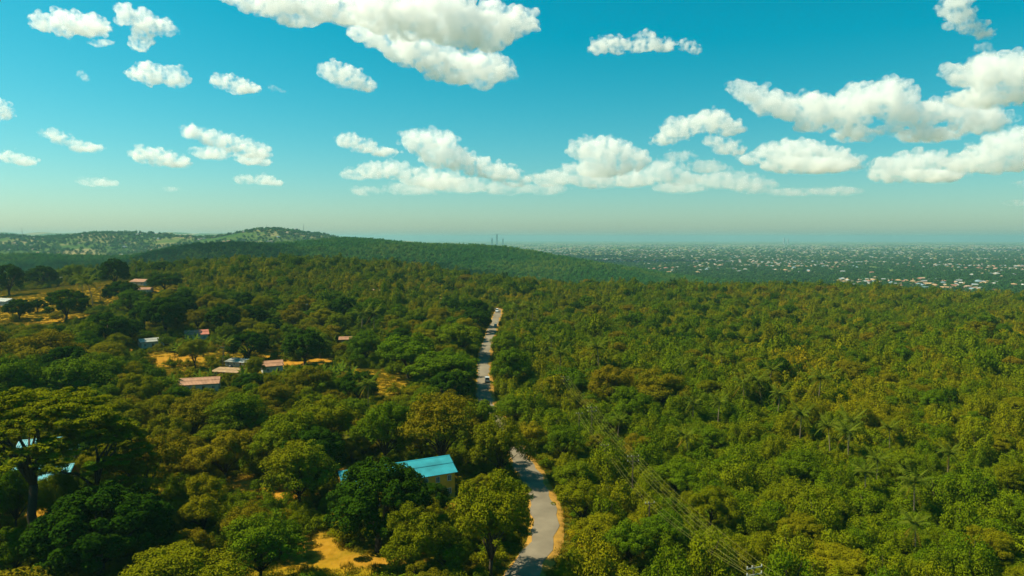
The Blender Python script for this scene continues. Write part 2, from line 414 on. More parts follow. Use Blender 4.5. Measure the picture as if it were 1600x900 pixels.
KIND = {}
def register(kind, trunk, crown, w, h, mat=None):
    co = np.empty(len(crown.vertices) * 3, np.float32); crown.vertices.foreach_get('co', co); co = co.reshape(-1, 3)
    if trunk is not None:
        sx = (w / 2) / np.percentile(np.hypot(co[:, 0], co[:, 1]), 96); sz = h / np.percentile(co[:, 2], 99.3)
        M = Matrix.Diagonal((sx, sx, sz, 1)); crown.transform(M); trunk.transform(M)
    KIND.setdefault(kind, []).append((trunk, crown, w, h))

def tree_mango(seed):
    rs = np.random.default_rng(seed); w, h = 16., 14.
    c = np.array([0, 0, h * 0.50]); ax = np.array([w * .40, w * .40, h * .42])
    lobes = []
    for d in fib_dirs(46, rs, -0.45):
        q = rs.uniform(1.0, 1.9); s = rs.uniform(0.82, 1.02)
        lobes.append([*(c + d * ax * s), q, q, q * 0.85])
    for d in fib_dirs(60, rs, -0.2):
        q = rs.uniform(0.5, 1.0); s = rs.uniform(1.0, 1.16); lobes.append([*(c + d * ax * s), q, q, q * 0.8])
    P, N, t = lobe_leaves(lobes, 25000, rs, 0.38, 0.35, centre=c)
    crown = leaf_mesh('mango_crown', P, N, 0.40, t, 'mango_leaf', 1.6, 0.35, rs)
    mb = MB(); tips = [c + d * ax * 0.8 for d in fib_dirs(7, rs, 0.0)]; limbs(mb, (0, 0, -.6), tips, 0.5, rs, 0.3)
    register('mango', mb.mesh('mango_trunk', MATS['bark'], True), crown, w, h)

def tree_broad(seed, kind, mat, w=11., h=11., n=21000, leaf=0.31, nsub=14, squash=0.8, low=0.12):
    rs = np.random.default_rng(seed); lobes = []; tips = []
    for i in range(nsub):
        a = i * 2.4 + rs.uniform(-.4, .4); rr = w * 0.5 * math.sqrt(rs.uniform(0.02, 0.5)); zc = h * (0.80 - (0.80 - low) * (rr / (w * .5)) ** 1.6 * rs.uniform(.5, 1.3)) - rs.uniform(0, .1) * h
        q = w * rs.uniform(0.16, 0.27); c = np.array([math.cos(a) * rr, math.sin(a) * rr, zc]); tips.append(c)
        for d in fib_dirs(15, rs, -0.4):
            s = q * rs.uniform(0.22, 0.48); lobes.append([*(c + d * q * np.array([1, 1, squash]) * rs.uniform(.7, 1.05)), s, s, s * 0.75])
    P, N, t = lobe_leaves(lobes, n, rs, 0.5, 0.3, (0.6, 1.1), centre=(0, 0, h * .45))
    crown = leaf_mesh(kind + '_crown', P, N, leaf, t, mat, 1.9, 0.25, rs)
    mb = MB(); limbs(mb, (0, 0, -.6), tips, w * 0.024, rs, 0.35)
    register(kind, mb.mesh(kind + '_trunk', MATS['bark'], True), crown, w, h)

def tree_flat(seed):
    rs = np.random.default_rng(seed); w, h = 26., 24.; lobes = []; tips = []
    for i in range(34):
        rr = w * 0.5 * math.sqrt((i + .5) / 34) * 0.88; a = i * 2.4 + rs.uniform(-.3, .3)
        z = h * (0.95 - 0.34 * (rr / (w * .5)) ** 2.2 - rs.uniform(0, 0.10)); q = rs.uniform(2.6, 4.2)
        c = np.array([math.cos(a) * rr, math.sin(a) * rr, z])
        if i > 20 and i % 2: z -= h * rs.uniform(.06, .16); c[2] = z
        if i % 5 == 0: tips.append(c - (0, 0, .5))
        for k in range(14):
            b = rs.uniform(0, 6.28); r2 = q * math.sqrt(rs.uniform()); s = rs.uniform(0.6, 1.3)
            lobes.append([c[0] + math.cos(b) * r2, c[1] + math.sin(b) * r2, z + rs.uniform(-.45, .45) - 0.06 * r2 ** 2, s, s, s * 0.28])
    P, N, t = lobe_leaves(lobes, 60000, rs, 0.45, 0.5, (0.3, 1.1), flatten=0.6)
    crown = leaf_mesh('flat_crown', P, N, 0.40, t, 'acacia_leaf', 1.8, 0.15, rs)
    mb = MB(); limbs(mb, (0, 0, -.6), tips, 0.7, rs, 0.5)
    register('flat', mb.mesh('flat_trunk', MATS['bark'], True), crown, w, h)

def bush(seed, kind, mat, w=6., h=4.6, n=1800, leaf=0.42, nl=16):
    rs = np.random.default_rng(seed); lobes = []
    for i in range(nl):
        a = i * 2.4 + rs.uniform(-.5, .5); rr = w * .5 * math.sqrt(rs.uniform(0, 0.62)); q = w * rs.uniform(0.10, 0.2)
        top = h * (1 - 0.5 * (rr / (w * .5)) ** 2) * rs.uniform(0.6, 1.0)
        lobes.append([math.cos(a) * rr, math.sin(a) * rr, max(top - q, q * .5), q, q, q * 0.9])
        lobes.append([math.cos(a) * rr * 1.1, math.sin(a) * rr * 1.1, max(top * 0.45, q * .4), q * 1.1, q * 1.1, q])
    P, N, t = lobe_leaves(lobes, n, rs, 0.55, 0.35, (0.5, 1.08), centre=(0, 0, h * .3))
    P[:, 2] = np.maximum(P[:, 2], 0.05)
    crown = leaf_mesh(kind + '_foliage', P, N, leaf, t, mat, 1.8, 0.25, rs)
    mb = MB()
    for k in range(3):
        a = k * 2.1 + seed; mb.tube([(0.15 * math.cos(a), 0.15 * math.sin(a), -.4), (math.cos(a) * w * .08, math.sin(a) * w * .08, h * .3), (math.cos(a) * w * .2, math.sin(a) * w * .2, h * .62)], [0.11, 0.08, 0.03], 5)
    register(kind, mb.mesh(kind + '_stem', MATS['bark'], True), crown, w, h)

def frond_mesh(name, mat, L, droop, rise, rs, wid=0.75):
    """a bent rib with leaflets hanging from both sides, pointing along +x"""
    P, Fc, n = [], [], 15; pts = []
    for i in range(n + 1):
        t = i / n; pts.append(np.array([L * (t - 0.12 * t * t * droop), 0, rise * L * t - droop * L * t * t * 0.62]))
    mb = MB(); mb.tube([tuple(p) for p in pts[::3]], [0.05, 0.04, 0.03, 0.022, 0.015, 0.01][:len(pts[::3])], 4)
    for i in range(1, n + 1):
        t = i / n; p = pts[i]; wl_ = wid * math.sin(math.pi * min(1, 0.12 + 0.86 * t)) ** 0.6 * rs.uniform(.85, 1.1)
        for s in (-1, 1):
            hang = 0.45 + 0.4 * rs.uniform(); q = p + np.array([0.38 * wl_, s * wl_, -hang * wl_]); m = p + np.array([0.24 * wl_, s * wl_ * .55, -hang * wl_ * .28])
            sl = L / n * 0.42
            mb.add([p - (sl, 0, 0), p + (sl, 0, 0), m + (sl * .9, 0, 0), m - (sl * .6, 0, 0)], [(0, 1, 2, 3)]); mb.add([m - (sl * .6, 0, 0), m + (sl * .9, 0, 0), q], [(0, 1, 2)])
    me = mb.mesh(name, MATS[mat])
    at = me.attributes.new('leaf_tint', 'FLOAT', 'FACE'); at.data.foreach_set('value', rs.uniform(0.1, 1, len(me.polygons)).astype(np.float32))
    return me
_rs = np.random.default_rng(77)
FROND = [frond_mesh('frond', 'palm_leaf', 4.4, d, r, _rs, 0.95) for d, r in ((0.85, 1.0), (1.05, 0.75), (1.2, 0.45), (1.35, 0.1), (0.6, 1.4))]
DRYF = [frond_mesh('dry_frond', 'dry_palm_leaf', 3.4, 0.5, -1.1, _rs, 0.6)]
PTRUNK = []
for bend in (0.4, -0.9, 1.6):
    mb = MB(); mb.tube([(bend * (1 - math.cos(t * 1.4)), 0.3 * bend * t, 9.0 * t - .5 * (t == 0)) for t in np.linspace(0, 1, 9)], [0.26, 0.19, 0.17, 0.16, 0.15, 0.15, 0.14, 0.14, 0.17], 8)
    PTRUNK.append((mb.mesh('palm_trunk', MATS['palm_bark'], True), (bend * (1 - math.cos(1.4)), 0.3 * bend, 9.0)))
def banana_leaf(rs, L, rise, droop):
    n = 7; v = []; f = []
    for i in range(n + 1):
        t = i / n; x = L * (t - .2 * t * t * droop); z = rise * L * t - droop * L * t * t * .8; w = 0.34 * math.sin(math.pi * (0.06 + 0.9 * t)) ** 0.7 * (1 if t > .12 else .25)
        v += [(x, -w, z - w * .25 + rs.uniform(-.03, .03)), (x, 0, z), (x, w, z - w * .25 + rs.uniform(-.03, .03))]
    for i in range(n): f += [(3 * i, 3 * i + 1, 3 * i + 4, 3 * i + 3), (3 * i + 1, 3 * i + 2, 3 * i + 5, 3 * i + 4)]
    mb = MB(); mb.add(v, f); me = mb.mesh('banana_leaf', MATS['banana_leaf'])
    at = me.attributes.new('leaf_tint', 'FLOAT', 'FACE'); at.data.foreach_set('value', rs.uniform(0.1, 1, len(me.polygons)).astype(np.float32)); return me
BLEAF = [banana_leaf(_rs, L, r, d) for L, r, d in ((2.6, 1.1, 0.7), (2.4, 0.8, 0.8), (2.7, 0.6, 0.9), (2.0, 1.6, 0.4))]
mb = MB(); mb.tube([(0, 0, -.3), (0.02, 0, 0.8), (0.03, 0.02, 1.7), (0.03, .02, 2.1)], [0.17, 0.14, 0.11, 0.05], 7); BSTEM = mb.mesh('banana_stem', MATS['banana_stem'], True)

for s in (1, 2, 3): tree_mango(s)
for s in (11, 12, 13, 14, 15): tree_broad(s, 'green', 'green_leaf', nsub=8 + s % 5 * 2)
for s in (21, 22, 23, 24, 25): tree_broad(s, 'olive', 'olive_leaf', nsub=7 + s % 5 * 2, leaf=0.28, n=23000, squash=0.75)
for s in (31, 32, 33): tree_broad(s, 'brown', 'brown_leaf', nsub=8 + s % 3 * 3, leaf=0.29, n=19000, squash=0.65)
for s in (41, 42): tree_flat(s)
for s in (51, 52, 53, 54): bush(s, 'scrub', 'scrub_leaf', n=4600, leaf=0.25, nl=15 + s % 3 * 4)
# distant kinds: fewer, larger sprays
FARK = {}
def far_proto(key, kind):
    FARK.setdefault(key, []).append(kind)
for s in (61, 62, 63, 64): bush(s, 'thicket', 'scrub_leaf', w=6, h=4.6, n=1300, leaf=0.43, nl=10 + s % 4 * 2)
for s in (65, 66): bush(s, 'thicketolive', 'olive_leaf', w=6, h=4.8, n=1300, leaf=0.42, nl=11)
for s in (67, 68): bush(s, 'thicketdark', 'mango_leaf', w=6, h=5.4, n=1300, leaf=0.42, nl=10)
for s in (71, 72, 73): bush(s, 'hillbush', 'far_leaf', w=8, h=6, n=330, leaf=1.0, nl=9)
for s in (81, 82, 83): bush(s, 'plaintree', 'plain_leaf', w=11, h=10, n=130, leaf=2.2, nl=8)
for s in (91, 92): tree_broad(s, 'midgreen', 'green_leaf', n=3600, leaf=0.55, nsub=10)
for s in (95,): tree_broad(s, 'midmango', 'mango_leaf', n=3800, leaf=0.55, nsub=10, low=.1)
for s in (96,): tree_broad(s, 'midbrown', 'brown_leaf', n=3200, leaf=0.55, nsub=10)
def tuft(seed, kind, mat, n, h, spread):
    rs = np.random.default_rng(seed); mb = MB()
    for k in range(n):
        a = rs.uniform(0, 6.28); b = rs.uniform(0, 6.28); r = spread * math.sqrt(rs.uniform()); p = np.array([math.cos(a) * r, math.sin(a) * r, 0]); q = p + np.array([math.cos(b) * .35 * h, math.sin(b) * .35 * h, h * rs.uniform(.6, 1)])
        w = 0.07; mb.add([p + (w * math.sin(b), -w * math.cos(b), -.05), p - (w * math.sin(b), -w * math.cos(b), .05), q], [(0, 1, 2)])
    me = mb.mesh(kind, MATS[mat]); at = me.attributes.new('leaf_tint', 'FLOAT', 'FACE'); at.data.foreach_set('value', rs.uniform(0, 1, len(me.polygons)).astype(np.float32))
    register(kind, None, me, 1, 1)
for s in (101, 102): tuft(s, 'drygrass', 'dry_grass_blade', 70, 0.55, 0.9); tuft(s, 'greengrass', 'green_grass_blade', 70, 0.5, 0.9)

# ------------------------------------------------------------------ what must stay in sight (photograph rectangle, distance)
KEEP = []
def keep(u0, v0, u1, v1, D): KEEP.append((u0, v0, u1, v1, D))
def keep_at(u0, v0, u1, v1):
    KEEP.append((u0, v0, u1, v1, ground_at((u0 + u1) / 2, v1)[1]))
for r in ((656, 722, 716, 768), (545, 744, 560, 758), (297, 590, 342, 611), (212, 522, 245, 544), (283, 513, 322, 530), (408, 561, 438, 583), (350, 559, 388, 574), (330, 573, 372, 590),
          (531, 526, 548, 535), (207, 434, 222, 443), (35, 438, 165, 474), (262, 556, 300, 590), (318, 540, 352, 575), (420, 541, 446, 566), (440, 562, 515, 572), (592, 590, 624, 620),
          (360, 738, 402, 774), (462, 832, 512, 890), (548, 868, 600, 884), (196, 762, 218, 780), (470, 884, 590, 900), (165, 475, 210, 495), (0, 474, 75, 506), (125, 478, 150, 492), (165, 468, 215, 498), (700, 740, 735, 768),
          (356, 570, 366, 584), (540, 726, 556, 742), (697, 785, 706, 795), (80, 490, 130, 510)): keep_at(*r)
for i in range(0, len(ROAD)):
    x, y = ROAD[i]
    if y < 95 or y > e0[1] + 2: continue
    u, v = w2px(x, y, hz(x, y))
    if 632 < v < 722 or v > 905: continue
    hw = 2.2 * F / y
    if v > 716: KEEP.append((u + hw * (0.1 if 750 < v < 800 or v > 860 else -.4), v - 1, u + hw * 1.5, v + 1, y))
    elif 532 < v < 588: KEEP.append((u - hw * 0.5, v - 1, u - hw * 0.2, v + 1, y))
    else: KEEP.append((u - hw * 0.8, v - 1, u + hw * 0.6, v + 1, y))
PALMS = [(1428, 812, 62, 'big green date-like palm standing alone in the near thicket at lower right'), (1278, 640, 52, 'full dark palm at the top of the palm grove'), (935, 586, 46, 'dark palm in the thicket right of the road, above the rust-topped trees'),
         (875, 590, 40, 'palm beside the power lines above the brownish crown'), (1325, 705, 50, 'tall thin-trunked palm at the right of the palm grove'), (1297, 712, 46, 'palm with bare upright trunk in the middle of the palm grove'),
         (1325, 722, 50, 'palm with drooping dry fronds at the foot of the grove'), (1250, 690, 44, 'palm with yellow dry fronds near the orange bushes of the grove'), (1190, 640, 46, 'leftmost big palm of the grove above the orange bush'), (1162, 640, 44, 'palm at the left end of the palm grove'),
         (1215, 655, 42, 'palm between the two dark ones at the left end of the grove'), (1122, 668, 40, 'solitary palm left of the grove with a thin trunk'), (1082, 662, 34, 'short palm peeking behind the rust-topped tree'), (965, 690, 32, 'low spreading palm under the power lines'),
         (1075, 716, 34, 'low dark palm right of the second power pole'), (1370, 762, 46, 'yellow-fronded palm left of the big lone palm'), (1352, 782, 44, 'pale-trunked palm just below the yellow-fronded one'), (1200, 612, 36, 'small palm behind the left end of the grove'),
         (1065, 600, 30, 'small palm above the rust-topped tree'), (1128, 580, 28, 'far little palm on the slope above the grove'), (805, 510, 30, 'palm clump by the far end of the straight road'), (832, 512, 30, 'pale palm right of the far road end'),
         (860, 560, 34, 'palm in the thicket beside the straight road'), (575, 642, 46, 'palm with arching fronds in the village wood below the yellow clearing'), (700, 670, 30, 'small palm beside the brownish tree'), (215, 432, 22, 'palm on the skyline next to the tall dark tree'),
         (145, 478, 38, 'palm behind the large mango at the dry field'), (130, 470, 36, 'taller palm behind the large mango at the dry field'), (138, 440, 16, 'small pale palm at the back of the dry field'), (348, 572, 34, 'slim palm by the post on the yellow grass'),
         (585, 522, 34, 'tall palm in the wood left of the straight road'), (565, 525, 36, 'tall palm behind the tan-roofed hut'), (500, 560, 30, 'palm right of the mango on sand'), (1430, 870, 24, 'bare-trunked young palm below the big lone palm'), (1390, 705, 34, 'small dark palm right of the grove'), (1480, 745, 30, 'faint palm at the far right of the near thicket')]
for (u, v, hp, lb) in PALMS: KEEP.append((u - .3 * hp, v - .95 * hp, u + .3 * hp, v - .42 * hp, ground_at(u, v)[1] - 1.5))
KEEP = np.array(KEEP)
def hides(x, y, w, h):
    """does a plant here stand in front of something that shows in the photograph?"""
    z = height(x, y); ub, vb = w2px(x, y, z); ut, vt = w2px(x, y, z + h); hw = 0.46 * w * F / y
    out = np.zeros(np.shape(x), bool)
    for u0, v0, u1, v1, D in KEEP:
        out |= (ub + hw > u0) & (ub - hw < u1) & (vb > v0) & (vt < v1) & (y < D + 1)
    return out

PLANTS = []       # kind, x, y, width, height, label, group, hand-placed
def T(kind, u, vb, wpx, vt, label=None):
    x, y = ground_at(u, vb); w = wpx * y / F; d = px2dir(u, vt); zt = CAM_Z + d[2] * y / d[1]; h = max(3, zt - hz(x, y))
    PLANTS.append([kind, x, y, w, h, label, True])

T('flat', 62, 852, 265, 608, 'huge flat-topped spreading tree in front of the half-hidden blue roofs')
T('flat', 152, 830, 165, 655, 'lower flat-topped tree right of the giant one')
T('green', 92, 822, 70, 728, 'green tree in front of the half-hidden blue roofs')
T('green', 26, 828, 66, 735, 'small green tree at the foot of the flat-topped giant')
T('green', -8, 815, 70, 745, 'green tree at the left edge under the flat-topped giant')
T('olive', 105, 870, 70, 800, 'olive bush-like tree left of the big dark mango')
T('green', 20, 905, 90, 830, 'dark green tree in the bottom left corner')
T('mango', 160, 905, 195, 765, 'big dark rounded mango tree at the bottom under the flat-topped giant')
T('brown', 226, 800, 125, 684, 'olive-brown umbrella tree on a dark trunk beside the small yellow clearing')
T('olive', 320, 838, 100, 748, 'rounded olive tree next to the orange clearing with bare ground')
T('olive', 285, 958, 170, 858, 'yellowish olive tree cut by the bottom edge of the picture, near the dark mango')
T('green', 408, 912, 115, 812, 'tangled green tree at the bottom, left of the orange grass clearing')
T('green', 468, 792, 112, 692, 'pale green broad tree above the orange bare ground with sunlit trunk foot')
T('olive', 352, 752, 95, 678, 'olive tree just above the orange clearing')
T('mango', 592, 862, 164, 722, 'large dark clumpy mango tree hiding the middle of the long blue-roofed building')
T('mango', 672, 806, 66, 758, 'small dark round mango crown below the ochre wall')
T('olive', 648, 905, 118, 795, 'loose olive tree in front of the ochre building, below the mango')
T('olive', 768, 902, 136, 745, 'tall yellow-olive tree between the ochre building and the road bend')
T('olive', 782, 752, 98, 655, 'yellow-olive tree that hides the road above the bend')
T('olive', 828, 708, 56, 660, 'olive tree on the right verge where the road disappears')
T('green', 752, 690, 62, 628, 'green tree on the left verge just below the straight road')
T('green', 800, 665, 60, 618, 'green tree on the right verge at the foot of the straight road')
T('brown', 690, 738, 122, 622, 'tall brownish tree rising behind the blue roof')
T('green', 602, 728, 92, 632, 'dark green tree behind the mango and left of the brownish tree')
T('olive', 505, 712, 118, 622, 'wide olive tree in the middle of the village wood')
T('mango', 476, 570, 68, 516, 'dense dark mango tree standing on bare orange sand')
T('mango', 350, 523, 54, 476, 'round black-green mango tree behind the red-roofed house')
T('mango', 388, 564, 66, 519, 'dark mango tree behind the long white-roofed shed')
T('mango', 258, 524, 66, 466, 'tall dark mango tree behind the grey-roofed house')
T('mango', 226, 512, 44, 474, 'smaller dark mango beside the taller one behind the grey roof')
T('mango', 166, 545, 78, 490, 'dark mango tree at the lower edge of the dry field')
T('mango', 205, 534, 44, 500, 'dark mango crown just left of the grey-roofed house')
T('mango', 105, 502, 66, 453, 'large black-green mango at the front of the dry field, palms behind it')
T('mango', 30, 500, 40, 468, 'round dark tree on the dry grass by the left edge')
T('mango', 59, 488, 24, 468, 'small round dark tree on the dry field')
T('mango', 14, 462, 46, 414, 'big dark tree at the left edge above the dry field')
T('mango', 66, 449, 46, 416, 'dark round tree at the back of the dry field')
T('green', 112, 441, 34, 414, 'green tree at the far edge of the dry field')
T('mango', 180, 451, 42, 405, 'tall dark tree on the skyline right of the dry field')
T('mango', 190, 477, 54, 440, 'dark mango tree between the dry field and the tan roofs')
T('mango', 256, 428, 38, 409, 'dark tree on the skyline behind the tan roofs')
T('mango', 258, 456, 48, 428, 'dark mango tree right of the tan roofs')
T('mango', 395, 512, 44, 478, 'dark mango tree right of the round black-green one')
T('green', 570, 568, 54, 518, 'round green tree beside the small brown roof')
T('green', 640, 592, 96, 524, 'broad green tree left of the straight road')
T('green', 690, 618, 112, 553, 'wide green tree beside the road, left of the dark vehicle')
T('green', 720, 560, 82, 508, 'green tree overhanging the straight road')
T('brown', 62, 592, 118, 518, 'brownish domed tree at the left edge of the village wood')
T('green', 118, 648, 120, 562, 'wide green tree between the brownish dome and the flat-topped giant')
T('olive', 216, 650, 72, 586, 'olive tree with yellowish top left of the pink-roofed house')
T('green', 130, 560, 62, 505, 'dark green tree left of the grey-roofed house')
T('olive', 305, 576, 46, 532, 'small olive tree on the yellow grass above the pink roof')
T('mango', 392, 618, 54, 584, 'low dark mango right of the pink-roofed house')
T('olive', 397, 594, 34, 558, 'slim olive tree between the tank and the salmon roof')
T('olive', 360, 610, 30, 583, 'small pale olive tree at the gable of the pink-roofed house')
T('brown', 478, 500, 44, 462, 'rust-brown tree above the dark mangos in the village')
T('green', 25, 660, 100, 560, 'green tree at the left edge below the brownish dome')
T('olive', 262, 720, 70, 650, 'olive tree in front of the flat-topped giant\'s right side')
T('brown', 955, 635, 72, 572, 'brownish crown right of the power line clearing')
T('brown', 1035, 640, 96, 578, 'rust-topped spreading tree in the thicket right of the power line')
T('green', 985, 662, 70, 606, 'dark green tree under the rust-topped one')
T('olive', 909, 822, 84, 752, 'olive tree overhanging the right side of the road bend')
T('green', 800, 606, 66, 545, 'green tree on the right side of the road beside the dark vehicle')
T('green', 790, 558, 48, 517, 'dark tree right of the straight road near the white car')
T('olive', 1110, 825, 90, 765, 'broad olive crown beside the sagging wires')
T('green', 985, 885, 84, 815, 'bright green clumpy tree at the foot of the power lines')
T('green', 880, 720, 60, 668, 'green tree right of the road above the bend')
T('olive', 1310, 905, 110, 862, 'olive bush-topped tree at the bottom right of the pylons')
T('green', 700, 905, 70, 830, 'green tree at the bottom between olive trees near the road')
T('green', 640, 690, 60, 640, 'green crown left of the brownish tree behind the blue roof')
T('green', 440, 870, 60, 812, 'green tree on the left rim of the orange clearing')

# random fill, left of the road: village wood
def jgrid(x0, x1, y0, y1, st):
    gx, gy = np.meshgrid(np.arange(x0, x1, st), np.arange(y0, y1, st)); gx = gx + (np.arange(gx.shape[0]) % 2)[:, None] * st / 2
    return (gx + rng.uniform(-.42, .42, gx.shape) * st).ravel(), (gy + rng.uniform(-.42, .42, gy.shape) * st).ravel()
HOUSES = []      # filled below, before the trees are filtered

# ------------------------------------------------------------------ buildings of the village
def gable_house(name, label, u, vb, L, Wd, h, rise, rot, roofm, wallm, wins=3, door=True, corner=None, mono=False, over=0.5, rows=1, winw=0.9, group=None, nb=True):
    """u, vb: photograph point of the middle of the front wall's foot (or the corner named by `corner`)"""
    x, y = ground_at(u, vb); th = R(rot); ax = np.array([math.cos(th), math.sin(th)]); bk = np.array([-math.sin(th), math.cos(th)])
    c = np.array([x, y]) + bk * Wd / 2
    if corner == 'right': c = c - ax * L / 2
    if corner == 'left': c = c + ax * L / 2
    z = min(hz(*(c + ax * sx * L / 2 + bk * sy * Wd / 2)) for sx in (-1, 1) for sy in (-1, 1))
    root = link(name, None, loc=(c[0], c[1], z), rot=(0, 0, th)); tag(root, label, 'house', group)
    a, b = L / 2, Wd / 2; mb = MB(); base = -0.6
    if mono:
        mb.add([(-a, -b, base), (a, -b, base), (a, b, base), (-a, b, base), (-a, -b, h), (a, -b, h), (a, b, h + rise), (-a, b, h + rise)],
               [(0, 1, 5, 4), (1, 2, 6, 5), (2, 3, 7, 6), (3, 0, 4, 7), (4, 5, 6, 7), (3, 2, 1, 0)])
    else:
        mb.add([(-a, -b, base), (a, -b, base), (a, b, base), (-a, b, base), (-a, -b, h), (a, -b, h), (a, b, h), (-a, b, h), (-a, 0, h + rise), (a, 0, h + rise)],
               [(0, 1, 5, 4), (1, 2, 6, 9, 5), (2, 3, 7, 6), (3, 0, 4, 8, 7), (4, 5, 9, 8), (6, 7, 8, 9), (3, 2, 1, 0)])
    mb.build('wall', MATS[wallm], root)
    # roof: ribbed sheets in two courses on each slope
    rf = link('roof', None, root)
    def course(y0, z0, y1, z1, lift):
        m = MB(); n = int((L + 2 * over) / 0.45) * 2; v, f = [], []
        for i in range(n + 1):
            xx = -a - over + (L + 2 * over) * i / n; dz = lift + (0.045 if i % 2 else 0)
            v += [(xx, y0, z0 + dz), (xx, y1, z1 + dz)]
        for i in range(n): f.append((2 * i, 2 * i + 2, 2 * i + 3, 2 * i + 1))
        k = len(v); v += [(p[0], p[1], p[2] - 0.07) for p in v]; f += [(q[3] + k, q[2] + k, q[1] + k, q[0] + k) for q in f]
        m.add(v, f); m.build('roof_sheet', MATS[roofm], rf)
    sl = rise / (Wd if mono else b)
    if mono:
        course(-b - over, h + 0.05 - sl * over, 0.05, h + 0.05 + sl * (b + .05), 0.0); course(-0.1, h + 0.05 + sl * (b - .1), b + over, h + .05 + sl * (Wd + over), 0.09)
    else:
        for s in (-1, 1):
            course(s * (b + over), h + .05 - sl * over, s * b * .42, h + .05 + sl * b * .58, 0.0); course(s * b * .5, h + .05 + sl * b * .5, 0, h + .05 + rise, 0.09)
        m = MB(); zr = h + rise + 0.2; m.add([(-a - over, -.25, zr - .25 * sl), (a + over, -.25, zr - .25 * sl), (a + over, 0, zr + .03), (-a - over, 0, zr + .03), (a + over, .25, zr - .25 * sl), (-a - over, .25, zr - .25 * sl)], [(0, 1, 2, 3), (3, 2, 4, 5)])
        m.build('ridge_cap', MATS[roofm], rf)
    def opening(nm, xx, zz, ww, hh, side):
        """frame proud of the wall, pane set back inside it"""
        m = MB(); t = 0.09; y0, y1 = -0.03, 0.07
        m.box(-ww / 2 - t, ww / 2 + t, y0, y1, hh, hh + t); m.box(-ww / 2 - t, ww / 2 + t, y0, y1 + .05, -t, 0); m.box(-ww / 2 - t, -ww / 2, y0, y1, 0, hh); m.box(ww / 2, ww / 2 + t, y0, y1, 0, hh)
        if nm == 'window': m.box(-.03, .03, y0, y1 - .02, 0, hh)
        P_ = {'f': ((xx, -b, zz), 0 + math.pi), 'r': ((a, xx, zz), -math.pi / 2), 'l': ((-a, xx, zz), math.pi / 2), 'b': ((xx, b, zz), 0)}[side]
        o = m.build(nm, MATS['frame_paint'], root, loc=P_[0], rot=(0, 0, P_[1]))
        m = MB(); m.box(-ww / 2, ww / 2, -0.02, 0.025, 0, hh); m.build('pane' if nm == 'window' else 'leaf', MATS['window_glass' if nm == 'window' else 'door_wood'], o)
    for r in range(rows):
        zz = 1.0 + r * (h / rows)
        for i in range(wins):
            xx = -a + L * (i + .5) / wins
            if door and r == 0 and i == wins // 2: opening('door', xx, 0.05, 0.95, 2.0, 'f'); continue
            opening('window', xx, zz, winw, 1.05 if h / rows > 2.4 else .8, 'f'); 
            if i % 2 == 0: opening('window', xx, zz, winw, 1.0 if h / rows > 2.4 else .8, 'b')
        opening('window', 0.0, zz, winw, 1.0 if h / rows > 2.4 else .8, 'l'); opening('window', 0.3, zz, winw, 1.0 if h / rows > 2.4 else .8, 'r')
    HOUSES.append((c[0], c[1], max(L, Wd) * 0.55 + 1, th, L, Wd)); return root

gable_house('long_house', 'long two-storey ochre building with a blue sheet roof beside the road bend', 711, 776, 23, 9, 5.6, 1.9, 26, 'blue_sheet', 'ochre_plaster', 9, False, 'right', rows=2, winw=0.7)
gable_house('blue_roof_house', 'brown-walled house with blue roof seen through the trunks of the flat-topped tree', 58, 772, 11, 8, 3.2, 1.6, 14, 'blue_sheet', 'brown_plaster', 5, True)
gable_house('blue_roof_house', 'further blue-roofed brown house behind the flat-topped tree, showing one roof edge', 75, 724, 13, 8, 3.4, 1.7, 18, 'blue_sheet', 'brown_plaster', 5, True)
gable_house('village_house', 'grey-roofed house with white walls at the foot of a dark mango', 221, 545, 9.5, 7.5, 3.0, 0.9, 40, 'grey_sheet', 'white_plaster', 3, True, 'left')
gable_house('village_house', 'red-roofed house with grey walls among banana plants', 308, 531, 10, 8, 3.0, 1.5, 28, 'red_sheet', 'grey_plaster', 3, True)
gable_house('village_house', 'long house with a bright pink sheet roof and pale walls', 341, 611, 12.5, 7, 3.0, 1.4, 17, 'pink_sheet', 'white_plaster', 4, True, 'right')
gable_house('village_house', 'small house with salmon roof and pale blue-white wall', 411, 585, 7.5, 7, 3.2, 1.3, 26, 'pink_sheet', 'white_plaster', 2, True, 'left')
gable_house('long_shed', 'low long shed with a white sheet roof beside the dark mango', 371, 574, 12, 4.5, 2.2, 0.5, -17, 'white_sheet', 'grey_plaster', 4, True, None, True)
gable_house('long_shed', 'low shed with a rusty brown roof behind the pink-roofed house', 350, 589, 11, 5, 2.0, 0.5, -14, 'rust_sheet', 'brown_plaster', 3, True, None, True)
gable_house('village_house', 'small tan-roofed hut almost swallowed by trees near the sandy mango yard', 541, 537, 6.5, 5, 2.4, 0.8, 8, 'pink_sheet', 'brown_plaster', 2, True)
gable_house('village_house', 'tan-roofed house high on the slope between dark mango trees', 214, 446, 13, 9, 3.2, 1.4, -18, 'pink_sheet', 'white_plaster', 3, True)
gable_house('village_house', 'pale-roofed house just below the tan-roofed one on the slope', 222, 458, 11, 7, 2.8, 0.9, 10, 'pink_sheet', 'grey_plaster', 3, True)
gable_house('village_house', 'white-roofed house cut by the left edge beside the dry field', 0, 478, 11, 8, 3.2, 1.3, -22, 'white_sheet', 'grey_plaster', 3, True)
gable_house('village_house', 'tiny pale hut at the back of the dry field', 89, 440, 6, 5, 2.8, 0.9, 20, 'white_sheet', 'brown_plaster', 2, True)
gable_house('village_house', 'orange-walled hut behind the round black-green mango', 378, 512, 7, 6, 3.0, 1.0, 15, 'pink_sheet', 'ochre_plaster', 2, True)

